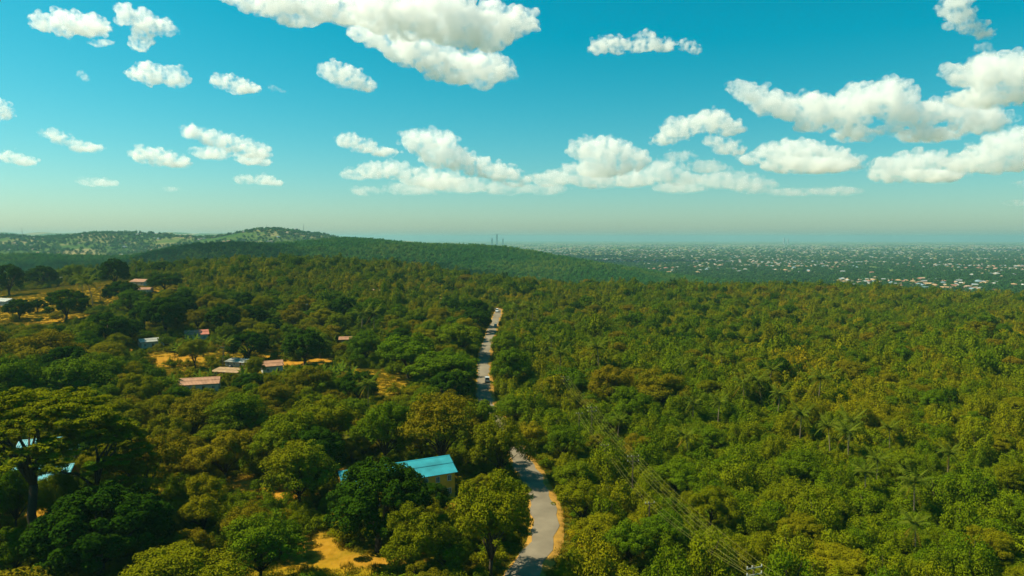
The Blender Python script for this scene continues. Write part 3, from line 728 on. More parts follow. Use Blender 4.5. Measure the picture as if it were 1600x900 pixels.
def near_house(x, y, w):
    out = np.zeros(np.shape(x), bool)
    for cx, cy, r, th, L, Wd in HOUSES:
        dx = np.abs((x - cx) * math.cos(th) + (y - cy) * math.sin(th)); dy = np.abs(-(x - cx) * math.sin(th) + (y - cy) * math.cos(th))
        out |= (dx < L / 2 + 0.38 * w + .3) & (dy < Wd / 2 + 0.38 * w + .3)
    return out

def accept(x, y, w, h, taken, f=0.6, clr=0.35):
    ok = ~hides(x, y, w, h) & ~near_house(x, y, w) & (road_dist(x, y) > 3.6 + 0.27 * w) & (clear_mask(x, y)[0] < clr)
    idx = np.nonzero(ok)[0]; out = []
    for i in idx:
        if taken:
            t = taken.get((int(x[i] // 20), int(y[i] // 20)), [])
            if any((x[i] - a) ** 2 + (y[i] - b) ** 2 < (f * 0.5 * (w[i] + c)) ** 2 for a, b, c in t): continue
        out.append(i)
        put(taken, x[i], y[i], w[i])
    return out
def put(taken, x, y, w):
    for a in (-1, 0, 1):
        for b in (-1, 0, 1): taken.setdefault((int(x // 20) + a, int(y // 20) + b), []).append((x, y, w))
TAKEN = {(-999, -999): []}
for p in PLANTS: put(TAKEN, p[1], p[2], p[3])

def zone(x, y):
    s = float(road_side(x, y))
    if s > 0:
        return 'by the right verge of the road' if s < 14 else ('under the power lines' if s < 70 and y < 240 else ('in the near thicket' if y < 220 else 'in the thicket on the ridge'))
    if y < 135: return 'at the bottom of the village wood' if s < -18 else 'by the left verge of the road bend'
    if y < 200: return 'around the long blue-roofed building' if x > -70 else 'around the flat-topped giant'
    if y < 300: return 'between the road and the sandy mango yard' if x > -85 else 'below the pink-roofed house'
    return 'among the village houses' if x < -70 else 'along the straight road'

for st, wr, hr, kinds in ((10.5, (10, 16), (0.72, 1.0), ('green', 'green', 'olive', 'olive', 'brown', 'mango')), (6.5, (6, 9.5), (0.7, 1.0), ('green', 'olive', 'olive', 'brown')), (4.0, (3.4, 5.6), (0.6, 0.95), ('scrub',))):
    x, y = jgrid(-420, 60, 92, 470, st); k = (np.abs(x) < 0.84 * y + 12) & (road_side(x, y) < 0) & (y < 400 + 0.12 * np.abs(x)); x, y = x[k], y[k]
    w = rng.uniform(*wr, len(x)); h = w * rng.uniform(*hr, len(x))
    for i in accept(x, y, w, h, TAKEN, 0.74 if st > 5 else 0.62, 0.35 if st > 5 else 0.6):
        kd = rnd.choice(kinds)
        if kd == 'mango': w[i] *= 1.15; h[i] = w[i] * .85
        PLANTS.append([kd, x[i], y[i], w[i], h[i], None, False])
# right of the road: thicket with taller crowns standing out
for st, wr, hr, kinds in ((19, (6.5, 10), (0.65, 0.9), ('green', 'olive', 'green', 'green', 'olive', 'brown')), (6.0, (4.5, 9.0), (0.5, 1.15), ('scrub',)), (3.8, (2.6, 4.4), (0.45, 0.8), ('scrub',))):
    ymax = 330 if st > 5 else 215
    if st > 10: ymax = 520
    x, y = jgrid(0, 480, 92, ymax, st); k = (np.abs(x) < 0.84 * y + 10) & (road_side(x, y) > 0); x, y = x[k], y[k]
    w = rng.uniform(*wr, len(x)); h = w * rng.uniform(*hr, len(x))
    for i in accept(x, y, w, h, TAKEN, 0.62 if st < 10 else 0.8): PLANTS.append([rnd.choice(kinds), x[i], y[i], w[i], h[i], None, False])

# ------------------------------------------------------------------ palms and bananas
def palm(u, vb, hpx, label, seed, scale=None):
    x, y = ground_at(u, vb); r = random.Random(seed); sc = scale or max(.65, min(1.6, hpx * y / F / 9.2)); tm, top = PTRUNK[seed % 3]
    root = link('palm_tree', None, loc=(x, y, hz(x, y)), rot=(0, 0, r.uniform(0, 6.28)), scale=(sc,) * 3); tag(root, label, 'palm tree', 'palm trees of the thicket and village')
    link('trunk', tm, root)
    for k in range(20):
        t = k / 20; m = FROND[4] if t < .22 else FROND[0] if t < .48 else FROND[1] if t < .7 else FROND[2] if t < .82 else FROND[3]
        link('frond', m, root, loc=top, rot=(r.uniform(-.12, .12), r.uniform(-.12, .12), k * 2.4 + r.uniform(-.2, .2)), scale=(r.uniform(.85, 1.12),) * 3)
    for k in range(r.choice((1, 2, 4))): link('dry_frond', DRYF[0], root, loc=top, rot=(0, 0, r.uniform(0, 6.28)))
for i, (u, v, hp, lb) in enumerate(PALMS): palm(u, v, hp, lb, i + 3)

def banana(x, y, label, seed):
    r = random.Random(seed); s = r.uniform(.95, 1.5)
    root = link('banana_plant', None, loc=(x, y, hz(x, y)), rot=(0, 0, r.uniform(0, 6.28)), scale=(s, s, s)); tag(root, label, 'banana plant', 'banana plants of the village gardens')
    link('stem', BSTEM, root)
    for k in range(8): link('leaf', BLEAF[(k * 3 + seed) % 4], root, loc=(.03, .02, 1.9), rot=(0, 0, k * 2.4 + r.uniform(-.3, .3)))
k = 0
for (u, v, n, lb) in ((293, 553, 11, 'banana plant in the garden between the grey and the red roof'), (310, 538, 6, 'banana plant in front of the red-roofed house'), (500, 598, 16, 'banana plant in the plantation below the mango on sand'), (540, 592, 9, 'banana plant at the right end of the plantation'),
                      (460, 592, 7, 'banana plant at the left end of the plantation'), (440, 545, 4, 'banana plant by the sandy yard above the salmon roof'), (505, 535, 6, 'banana plant behind the mango on sand'), (328, 600, 4, 'banana plant behind the pink roof'), (240, 615, 5, 'banana plant in the wood left of the pink-roofed house')):
    x0, y0 = ground_at(u, v)
    nb_ = 0
    for i in range(n):
        k += 1; x = x0 + rnd.gauss(0, 5.0); y = y0 - 6 + 12 * (i + .5) / n + rnd.gauss(0, .6)
        if near_house(np.array([x]), np.array([y]), np.array([2.]))[0]: continue
        banana(x, y, lb.replace('banana plant', ['front', 'second', 'third', 'fourth', 'fifth', 'sixth', 'seventh', 'eighth', 'ninth', 'tenth', 'eleventh', 'twelfth', 'thirteenth', 'fourteenth', 'fifteenth', 'sixteenth'][nb_] + ' banana plant', 1), k); nb_ += 1

# ------------------------------------------------------------------ plants as things, the rest as stuff
NAMES = {'mango': ('mango_tree', 'mango tree', 'dark dense'), 'green': ('broadleaf_tree', 'tree', 'green leafy'), 'olive': ('olive_green_tree', 'tree', 'yellowish olive'), 'brown': ('brownish_tree', 'tree', 'rusty brownish'),
         'flat': ('flat_topped_tree', 'tree', 'flat-topped'), 'scrub': ('thicket_shrub', 'shrub', 'scrubby green')}
def in_view(x, y, z, m=40):
    u, v = w2px(x, y, z); return (u > -m) & (u < 1600 + m) & (v < 900 + 2 * m)
def show_size(p): return p[3] * F / p[2]
cand = {'tree': [], 'shrub': []}
for p in PLANTS:
    c = 'shrub' if p[0] == 'scrub' else 'tree'
    if p[6] or in_view(p[1], p[2], hz(p[1], p[2]) + p[4] * .6, 10): cand[c].append(p)
STUFF = []
single = []
for c, lim in (('tree', 300), ('shrub', 300)):
    q = sorted(cand[c], key=lambda p: -(show_size(p) + (1e4 if p[6] else 0))); single += q[:lim]; STUFF += q[lim:]
sid = set(map(id, single)); STUFF += [p for p in PLANTS if id(p) not in sid and id(p) not in set(map(id, STUFF))]
MARKS = [(62, 660, 'the flat-topped giant'), (160, 830, 'the big bottom mango'), (226, 730, 'the umbrella tree by the small clearing'), (320, 790, 'the rounded olive tree'), (468, 740, 'the pale green broad tree'), (600, 780, 'the mango hiding the blue roof'),
         (690, 750, 'the ochre blue-roofed building'), (764, 820, 'the tall yellow-olive tree by the road'), (690, 670, 'the tall brownish tree'), (505, 660, 'the wide olive tree in mid-village'), (476, 545, 'the mango on sand'), (350, 500, 'the round black-green mango'),
         (228, 533, 'the grey-roofed house'), (303, 522, 'the red-roofed house'), (320, 600, 'the pink-roofed house'), (420, 573, 'the salmon-roofed house'), (575, 620, 'the village palm with arching fronds'), (640, 555, 'the broad green tree by the straight road'), (105, 475, 'the large mango at the dry field'),
         (62, 555, 'the brownish dome'), (118, 605, 'the wide green tree at far left'), (540, 532, 'the tan-roofed hut'), (757, 597, 'the grey minibus'), (778, 508, 'the white car'), (845, 780, 'the road bend'), (840, 870, 'the bottom stretch of road'), (890, 780, 'the olive tree overhanging the bend'), (945, 700, 'the thin pole with one crossarm'),
         (1178, 885, 'the pale-crossarm pole'), (1015, 785, 'the lower-line pole'), (989, 712, 'the second near-line pole'), (1000, 600, 'the rust-topped tree'), (1278, 610, 'the dark palm topping the grove'), (1190, 615, 'the left grove palm'), (1428, 775, 'the big lone palm'), (1325, 690, 'the thin-trunked grove palm'), (1122, 645, 'the solitary thin palm'), (1075, 700, 'the low dark palm'),
         (1110, 795, 'the broad olive crown by the wires'), (985, 850, 'the bright green clumpy tree'), (1310, 880, 'the olive crown at lower right'), (935, 560, 'the dark palm above the rust-topped trees'), (875, 570, 'the palm beside the wires'), (1480, 730, 'the faint right-hand palm'), (380, 757, 'the orange clearing'), (490, 858, 'the bottom orange clearing'), (605, 605, 'the yellow clearing'), (100, 455, 'the dry field'),
         (1560, 850, 'the lower right corner'), (1570, 700, 'the right edge of the thicket'), (1560, 580, 'the far right thicket'), (1240, 830, 'the stretch right of the pale-crossarm pole')]
ORD = ['nearest', 'second', 'third', 'fourth', 'fifth', 'sixth', 'seventh', 'eighth', 'ninth', 'tenth', 'eleventh', 'twelfth', 'thirteenth', 'fourteenth', 'fifteenth', 'sixteenth', 'seventeenth', 'eighteenth']
AUTO = {}
for i, p in enumerate(single):
    if p[5]: continue
    u, v = w2px(p[1], p[2], hz(p[1], p[2]) + p[4] * .6); mk = min(MARKS, key=lambda q: math.hypot(q[0] - u, 1.4 * (q[1] - v))); dx, dy = u - mk[0], v - mk[1]
    side = ('right of' if dx > 0 else 'left of') if abs(dx) > 1.2 * abs(dy) else ('below' if dy > 0 else 'above')
    size = 'small' if p[3] < 5 else 'middling' if p[3] < 9 else 'large'
    AUTO.setdefault((size, p[0], side, mk[2]), []).append((math.hypot(dx, dy), i))
AUTOL = {}
for (size, kd, side, mk), lst in AUTO.items():
    for r_, (_, i) in enumerate(sorted(lst)):
        AUTOL[i] = ('%s %s %s %s %s %s' % (ORD[min(r_, 17)], size, NAMES[kd][2], NAMES[kd][1], side, mk)) if len(lst) > 1 else '%s %s %s %s %s' % (size, NAMES[kd][2], NAMES[kd][1], side, mk)
for i, p in enumerate(single):
    kind, x, y, w, h, label, hand = p; nm, cat, adj = NAMES[kind]; tk, cr, pw, ph = KIND[kind][i % len(KIND[kind])]
    r = random.Random(i)
    o = link(nm, None, loc=(x, y, hz(x, y)), rot=(0, 0, r.uniform(0, 6.28)), scale=(w / pw * r.uniform(.94, 1.06), w / pw * r.uniform(.94, 1.06), h / ph))
    if label: tag(o, label, cat, 'landmark trees of the village and road')
    else:
        tag(o, AUTOL[i], cat, '%s %ss %s' % (adj, cat, zone(x, y)))
    link('trunk' if cat != 'shrub' else 'stem', tk, o); link('crown' if cat != 'shrub' else 'foliage', cr, o)

def scatter(name, kinds, x, y, w, h, which, label, cat, joint=False):
    """one object whose points carry plants (or houses) of the given kinds"""
    x = np.asarray(x); n = len(x); z = height(x, y)
    col = bpy.data.collections.new(name + '_kinds'); dims = []
    for k, kd in enumerate(kinds):
        for j, (tk, cr, pw, ph) in enumerate(KIND[kd]):
            ob = bpy.data.objects.new('%s_%03d' % (name, len(dims)), cr); col.objects.link(ob); dims.append((k, pw, ph))
    dims_k = np.array([d[0] for d in dims]); pick = np.zeros(n, np.int32)
    for k in range(len(kinds)):
        ids = np.nonzero(dims_k == k)[0]; s = np.nonzero(np.asarray(which) == k)[0]; pick[s] = ids[rng.integers(0, len(ids), len(s))]
    pw = np.array([d[1] for d in dims])[pick]; ph = np.array([d[2] for d in dims])[pick]
    me = bpy.data.meshes.new(name); me.vertices.add(n); me.vertices.foreach_set('co', np.stack([x, y, z], 1).ravel().astype(np.float32))
    at = me.attributes.new('pick', 'INT', 'POINT'); at.data.foreach_set('value', pick)
    at = me.attributes.new('turn', 'FLOAT', 'POINT'); at.data.foreach_set('value', rng.uniform(0, 6.283, n).astype(np.float32))
    at = me.attributes.new('size', 'FLOAT_VECTOR', 'POINT'); at.data.foreach_set('vector', np.stack([w / pw, w / pw, h / ph], 1).ravel().astype(np.float32))
    o = link(name, me); tag(o, label, cat, kind='stuff')
    ng = bpy.data.node_groups.new(name + '_nodes', 'GeometryNodeTree'); ng.interface.new_socket('Geometry', in_out='INPUT', socket_type='NodeSocketGeometry'); ng.interface.new_socket('Geometry', in_out='OUTPUT', socket_type='NodeSocketGeometry')
    N = ng.nodes; L = ng.links; gi = N.new('NodeGroupInput'); go = N.new('NodeGroupOutput'); ip = N.new('GeometryNodeInstanceOnPoints'); ci = N.new('GeometryNodeCollectionInfo')
    ci.inputs[0].default_value = col; ci.inputs[1].default_value = True; ci.inputs[2].default_value = True
    def na(nm, t):
        q = N.new('GeometryNodeInputNamedAttribute'); q.data_type = t; q.inputs[0].default_value = nm; return q.outputs[0]
    cx = N.new('ShaderNodeCombineXYZ'); L.new(na('turn', 'FLOAT'), cx.inputs[2])
    L.new(gi.outputs[0], ip.inputs['Points']); L.new(ci.outputs[0], ip.inputs['Instance']); ip.inputs['Pick Instance'].default_value = True
    L.new(na('pick', 'INT'), ip.inputs['Instance Index']); L.new(na('size', 'FLOAT_VECTOR'), ip.inputs['Scale']); L.new(cx.outputs[0], ip.inputs['Rotation'])
    L.new(ip.outputs[0], go.inputs[0]); md = o.modifiers.new('plants', 'NODES'); md.node_group = ng
    return o

def vis_wedge(x, y, m=0.80): return np.abs(x) < m * y + 40
def fbm(x, y, s):
    return (np.sin(x / s + 1.7 * np.sin(y / s * .7)) * np.sin(y / s * 1.1 + 1.3 * np.sin(x / s * .8 + 2)) + 0.5 * np.sin(x / s * 2.3 + y / s * 1.9 + 1) * np.sin(y / s * 2.7 - x / s * 1.4)) / 1.5
# thicket over the ridge, out to its far edge
xs, ys, ws, hs, ks = [], [], [], [], []
for p in STUFF:
    xs.append(p[1]); ys.append(p[2]); ws.append(p[3]); hs.append(p[4]); ks.append({'mango': 2, 'green': 1, 'olive': 1, 'brown': 3, 'scrub': 0, 'flat': 1}[p[0]])
x, y = jgrid(-900, 900, 200, 1180, 4.3)
k = vis_wedge(x, y) & (rng.uniform(0, 1, len(x)) < np.clip(620 / y, .4, 1))
k &= ((road_side(x, y) > 0) & (y > 212)) | ((road_side(x, y) <= 0) & (y > 392 + 0.12 * np.abs(x)))
x, y = x[k], y[k]; w = np.clip(np.exp(rng.normal(1.62, .28, len(x))), 3, 9.5) * np.where(y > 600, 1.15, 1.0); h = w * rng.uniform(0.4, 1.25, len(x)) * (1 + .35 * fbm(x, y, 14)); gap = fbm(x, y, 11) + rng.normal(0, .25, len(x)) > -.5; x, y, w, h = x[gap], y[gap], w[gap], h[gap]
big = rng.uniform(0, 1, len(x)); kk = np.where(big > .975, 1, np.where(big > .964, 2, np.where(big > .961, 3, np.where(big < .13, 4, np.where(big < .19, 5, 0))))); tall = (kk > 0) & (kk < 4); w = np.where(tall, w * 1.45, w); h = np.where(tall, w * .8, h)
ok = ~hides(x, y, w, h) & ~near_house(x, y, w) & (road_dist(x, y) > 3.6 + .27 * w) & (clear_mask(x, y)[0] < .4)
x, y, w, h, kk = x[ok], y[ok], w[ok], h[ok], kk[ok]
scatter('thicket_forest', ['thicket', 'midgreen', 'midmango', 'midbrown', 'thicketolive', 'thicketdark'], np.concatenate([xs, x]), np.concatenate([ys, y]), np.concatenate([ws, w]), np.concatenate([hs, h]), np.concatenate([ks, kk]), 'dense olive green thicket covering the ridge on both sides of the road', 'forest')
print('thicket', len(xs) + len(x))
# undergrowth and grass in the village
x, y = jgrid(-420, 330, 92, 430, 2.6); k = vis_wedge(x, y, .82) & (road_dist(x, y) > 5.2); x, y = x[k], y[k]; w = rng.uniform(2.0, 3.8, len(x)); h = w * rng.uniform(.4, .8, len(x))
k = (clear_mask(x, y)[0] < .30 + .3 * rng.uniform(0, 1, len(x))) & ~near_house(x, y, w + 1.5); k &= ~hides(x, y, w, h) | (clear_mask(x, y)[0] < .2) & (road_dist(x, y) > 7); x, y, w, h = x[k], y[k], w[k], h[k]
scatter('undergrowth', ['thicket'], x, y, w, h, np.zeros(len(x)), 'low green undergrowth between the trees', 'undergrowth')
x, y = jgrid(-420, 60, 92, 560, 1.5); cm, sa = clear_mask(x, y); k = vis_wedge(x, y, .82) & (cm > .25) & (rng.uniform(0, 1, len(x)) > sa * 1.1) & (road_dist(x, y) > 4) & ~near_house(x, y, 1.0 + 0 * x); x, y, sa = x[k], y[k], sa[k]
w = rng.uniform(.7, 1.5, len(x)); scatter('dry_grass', ['drygrass', 'greengrass'], x, y, w, w * rng.uniform(.5, 1.1, len(x)), (rng.uniform(0, 1, len(x)) > .35 + sa).astype(int), 'yellow dry grass tufts on the clearings', 'grass')
t = rng.uniform(0, 1, 5000); i = (t * (len(ROAD) - 1)).astype(int); sd_ = np.where(rng.uniform(0, 1, 5000) > .5, 1, -1) * rng.uniform(3.3, 6.5, 5000)
tt = np.gradient(ROAD, axis=0); tt /= np.linalg.norm(tt, axis=1)[:, None]; x = ROAD[i, 0] + tt[i, 1] * sd_; y = ROAD[i, 1] - tt[i, 0] * sd_; w = rng.uniform(.6, 1.4, 5000)
scatter('verge_grass', ['drygrass', 'greengrass'], x, y, w, w * .7, (rng.uniform(0, 1, 5000) > .6).astype(int), 'dry grass along the sandy verges of the road', 'grass')
# woods on the middle hill and the valley
x, y = jgrid(-1500, 620, 1000, 2150, 7.0); k = vis_wedge(x, y) & (height(x, y) > -50 + 6 * fbm(x, y, 60)); k &= rng.uniform(0, 1, len(x)) < np.where((x < -420) & (x > -760) & (y > 1350), .55, .95)
x, y = x[k], y[k]; w = rng.uniform(6, 10.5, len(x)); h = w * rng.uniform(.6, 1.0, len(x))
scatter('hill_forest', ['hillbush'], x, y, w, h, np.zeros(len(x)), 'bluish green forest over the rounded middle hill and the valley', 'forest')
print('hill', len(x))
x, y = jgrid(-3300, -350, 2150, 3250, 11); z = height(x, y); d = .30 + .45 * fbm(x, y, 150); k = vis_wedge(x, y) & (z > -52) & (rng.uniform(0, 1, len(x)) < d); x, y = x[k], y[k]; w = rng.uniform(8, 15, len(x)); h = w * rng.uniform(.6, 1, len(x))
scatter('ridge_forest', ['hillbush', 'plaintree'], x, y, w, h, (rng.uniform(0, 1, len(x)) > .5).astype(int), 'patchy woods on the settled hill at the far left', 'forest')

# ------------------------------------------------------------------ houses of the plain and the far hill
def plain_house(seed):
    r = random.Random(seed); a, b, h, rs_ = r.uniform(5, 7.5), r.uniform(4, 5.5), r.uniform(3, 5), r.uniform(1.5, 2.4); o = .5
    wb = MB(); wb.box(-a, a, -b, b, -1.5, h); wm = wb.mesh('plain_wall', MATS['plain_wall'])
    rb = MB(); rd = (a - b * .9) if seed % 2 else a + o - .02; zz = h - .1
    v = [(-a - o, -b - o, zz), (a + o, -b - o, zz), (a + o, b + o, zz), (-a - o, b + o, zz), (-rd, 0, h + rs_), (rd, 0, h + rs_)]
    rb.add(v, [(0, 1, 5, 4), (1, 2, 5), (2, 3, 4, 5), (3, 0, 4), (3, 2, 1, 0)]); rm = rb.mesh('plain_roof', MATS['plain_roof'])
    both = MB(); both.add(wb.v, wb.f, 0); both.add(rb.v, rb.f, 1); KIND.setdefault('plainhouse', []).append((None, both.mesh('plain_house', [MATS['plain_wall'], MATS['plain_roof']]), 2 * a, h + rs_))
    return wm, rm
PH = [plain_house(s) for s in range(6)]
def visible(x, y, zt, n=70):
    """is the top of a thing above every ridge in front of it?"""
    el = (zt - CAM_Z) / y; ok = np.ones(len(x), bool)
    for t in np.linspace(.12, .97, n):
        xx, yy = x * t, y * t; ok &= ((height(xx, yy) + np.where(yy < 2000, 5, 4) - CAM_Z) / yy) < el
    return ok
N_ = 26000
yy = 1250 * np.exp(rng.uniform(0, math.log(9.0), N_)); xx = yy * rng.uniform(-.80, .80, N_); zz = height(xx, yy)
town = 1.5 * fbm(xx, yy, 420) + .8 * fbm(xx, yy, 150)
k = (zz < -44) & (town + rng.normal(0, .35, N_) > .22); xx, yy = xx[k], yy[k]; zz = height(xx, yy)
vis = visible(xx, yy, zz + 5); xx, yy = xx[vis], yy[vis]
o_ = np.argsort(yy); xx, yy = xx[o_], yy[o_]
n_ind = 0; keepi = []
used = {}
for i in range(len(xx)):
    c = (int(xx[i] // 26), int(yy[i] // 26))
    if any((c[0] + a, c[1] + b) in used and math.hypot(*(np.array(used[(c[0] + a, c[1] + b)]) - (xx[i], yy[i]))) < 21 for a in (-1, 0, 1) for b in (-1, 0, 1)): continue
    used[c] = (xx[i], yy[i]); keepi.append(i)
xx, yy = xx[keepi], yy[keepi]
RC = [('tan', (0.38, 0.26, 0.17)), ('white', (0.46, 0.44, 0.38)), ('brick red', (0.32, 0.15, 0.10)), ('grey', (0.27, 0.29, 0.28)), ('orange', (0.42, 0.27, 0.13)), ('blue-grey', (0.21, 0.30, 0.33))]
rm_ = {nm: simple('roof_' + nm.replace(' ', '_').replace('-', '_'), c, .7, .1, .1) for nm, c in RC}
PHR = {}; PHN = []; PHO = []
for j, (wm, rmesh) in enumerate(PH):
    for nm, c in RC:
        q = rmesh.copy(); q.materials.clear(); q.materials.append(rm_[nm]); PHR[j, nm] = q
for i in range(min(300, len(xx))):
    j = i % 6; nm = RC[rnd.randrange(6)][0]; u, v = w2px(xx[i], yy[i], hz(xx[i], yy[i])); s = rnd.uniform(0.8, 1.3)
    PHN.append((i, nm, float(u), float(v)))
    o = link('plain_house', None, loc=(xx[i], yy[i], hz(xx[i], yy[i])), rot=(0, 0, rnd.uniform(0, 3.14)), scale=(s, s, s))
    PHO.append(o); link('wall', PH[j][0], o); link('roof', PHR[j, nm], o)
WH = ['under the middle hill', 'left of the two faint towers', 'below the two faint towers', 'right of the two faint towers', 'towards the right edge', 'at the right edge']
hb = {}
for i, nm, u, v in PHN: hb.setdefault((nm, WH[0 if u < 1040 else 1 if u < 1180 else 2 if u < 1280 else 3 if u < 1400 else 4 if u < 1510 else 5]), []).append((u, i))
for (nm, wh), lst in hb.items():
    for r_, (_, i) in enumerate(sorted(lst)):
        od = ORD[r_] if r_ < 18 else '%dth' % (r_ + 1)
        tag(PHO[i], '%s %s-roofed suburb house from the left, %s' % ('first' if r_ == 0 else od, nm, wh), 'house', '%s-roofed houses of the near suburb' % nm)
print('plain houses', len(xx))
x, y = xx[300:], yy[300:]
n3 = 420; hx = rng.uniform(-2900, -650, n3); hy = rng.uniform(2300, 3000, n3); hk = (height(hx, hy) > -30) & (fbm(hx, hy, 150) + rng.normal(0, .3, n3) > -.1) & vis_wedge(hx, hy); hx, hy = hx[hk], hy[hk]
x = np.concatenate([x, hx]); y = np.concatenate([y, hy]); w = rng.uniform(9, 15, len(x)) * np.clip(y / 4500, 1, 1.4); scatter('far_houses', ['plainhouse'], x, y, w, w * .42, np.zeros(len(x)), 'scattered pale roofs of the distant town and hillside', 'houses')
N_ = 85000
y = 1150 * np.exp(rng.uniform(0, math.log(11.0), N_)); x = y * rng.uniform(-.80, .80, N_); z = height(x, y); k = (z < -42) & (fbm(x, y, 420) * .5 + fbm(x, y, 90) * .5 + rng.normal(0, .4, N_) > -.55)
k &= (y < 3500) | (rng.uniform(0, 1, N_) < np.clip(3500 / y, .2, 1) ** 2); x, y = x[k], y[k]; k = visible(x, y, height(x, y) + 9, 40); x, y = x[k], y[k]
hk_ = {}
for i in range(min(1500, len(xx))): hk_.setdefault((int(xx[i] // 60), int(yy[i] // 120)), []).append((xx[i], yy[i]))
blk = np.array([any(abs(a - x[i] * b / y[i]) < 7 and -10 < b - y[i] < 42 for da in (-1, 0, 1) for db in (-1, 0, 1) for a, b in hk_.get((int(x[i] // 60) + da, int(y[i] // 120) + db), ())) if y[i] < 4500 else False for i in range(len(x))])
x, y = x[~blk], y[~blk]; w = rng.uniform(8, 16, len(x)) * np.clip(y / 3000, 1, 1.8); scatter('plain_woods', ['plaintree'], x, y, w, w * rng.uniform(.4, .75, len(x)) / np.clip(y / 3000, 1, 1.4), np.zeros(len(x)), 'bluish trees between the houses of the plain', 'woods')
print('plain trees', len(x))

# ------------------------------------------------------------------ towers and masts far away
def tower(u, D, h, w, label, steps=1):
    x = (u - 800) / F * D; z = hz(x, D); root = link('tower_block', None, loc=(x, D, z)); tag(root, label, 'tower', 'towers on the horizon')
    m = MB(); m.box(-w / 2, w / 2, -w / 2, w / 2, -5, h); m.build('wall', MATS['tower_concrete'], root)
    m = MB(); m.box(-w * .3, w * .3, -w * .3, w * .3, h, h + h * .04); m.build('roof_plant_room', MATS['tower_concrete'], root)
    for k in range(int(h / 14)):
        m = MB(); z0 = 6 + k * 14; m.box(-w * .44, w * .44, -w / 2 - .5, -w / 2 - .1, z0, z0 + 5); m.build('window_band', MATS['window_glass'], root)
tower(776.5, 10500, 172, 30, 'tall slim tower block alone on the hazy horizon')
tower(769, 10600, 110, 32, 'lower block left of the tall tower on the horizon')
tower(786, 10700, 105, 28, 'low block right of the tall tower on the horizon')
tower(1224, 12500, 118, 22, 'faint tower on the right-hand horizon', 1)
tower(1230, 12600, 100, 20, 'second faint tower just right of the first on the right-hand horizon', 1)
def mast(u, D, h, label, bowl=False):
    x = (u - 800) / F * D; z = hz(x, D); root = link('water_tower' if bowl else 'radio_mast', None, loc=(x, D, z)); tag(root, label, 'water tower' if bowl else 'mast', 'masts on the far hill')
    if bowl:
        m = MB(); m.tube([(0, 0, -2), (0, 0, h * .7)], [2.2, 1.6], 10); m.build('shaft', MATS['mast_steel'], root)
        m = MB(); m.tube([(0, 0, h * .66), (0, 0, h * .8), (0, 0, h * .95), (0, 0, h)], [1.8, 6.5, 6.8, 5.5], 14); m.build('tank', MATS['mast_steel'], root)
    else:
        for k in range(3):
            a = k * 2.09; m = MB(); m.tube([(1.6 * math.cos(a), 1.6 * math.sin(a), -2), (.3 * math.cos(a), .3 * math.sin(a), h)], [.35, .25], 5); m.build('leg', MATS['mast_steel'], root)
        m = MB()
        for k in range(int(h / 4)):
            r0 = 1.6 - 1.3 * k * 4 / h; r1 = 1.6 - 1.3 * (k + 1) * 4 / h
            for q in range(3): a, b = q * 2.09, (q + 1) * 2.09; m.tube([(r0 * math.cos(a), r0 * math.sin(a), k * 4), (r1 * math.cos(b), r1 * math.sin(b), k * 4 + 4)], .15, 4)
        m.build('bracing', MATS['mast_steel'], root); m = MB(); m.tube([(0, 0, h - 1), (0, 0, h + 5)], .2, 5); m.build('antenna', MATS['mast_steel'], root)
mast(464.5, 3000, 22, 'dark mushroom-shaped water tower on the crest of the far hill', True); mast(475.5, 3010, 40, 'thin mast right of the water tower on the far hill'); mast(418, 3020, 40, 'pale mast left of the far hill crest')
mast(347, 3020, 36, 'thin mast on the left shoulder of the far hill'); mast(368.5, 3030, 34, 'thin mast between the left shoulder and the crest'); mast(37, 3000, 40, 'mast on the low hill at the far left')

# ------------------------------------------------------------------ power lines
def pole_at(u, vt, H): 
    """pole whose head shows at this photograph point"""
    d = px2dir(u, vt); ts = np.linspace(60, 500, 2000); zz_ = CAM_Z + d[2] * ts; g = height(d[0] * ts, d[1] * ts) + H; i = np.argmax(zz_ < g); return d[0] * ts[i], d[1] * ts[i]
def utility_pole(x, y, H, ang, label, arms=2, half=1.2, armm='galvanised'):
    root = link('utility_pole', None, loc=(x, y, hz(x, y)), rot=(0, 0, ang)); tag(root, label, 'utility pole', 'wooden utility poles')
    m = MB(); m.tube([(0, 0, -.5), (0, 0, H * .5), (0, 0, H)], [.17, .14, .11], 8); m.build('post', MATS['pole_wood'], root); pts = []
    for k in range(arms):
        z0 = H - .25 - k * 1.0; m = MB(); m.box(-half, half, -.2, -.1, z0 - .07, z0 + .07); arm = m.build('crossarm', MATS[armm], root)
        for s in (-.92, -.3, .92) if k == 0 else (-.92, .92):
            m = MB(); m.tube([(s * half, -.15, z0 + .07), (s * half, -.15, z0 + .16), (s * half, -.15, z0 + .24), (s * half, -.15, z0 + .36)], [.05, .10, .06, .10], 7); m.build('insulator', MATS['insulator' if armm == 'galvanised' else 'galvanised'], arm)
            c, q = math.cos(ang), math.sin(ang); pts.append((x + s * half * c + .15 * q, y + s * half * q - .15 * c, hz(x, y) + z0 + .38))
    return pts
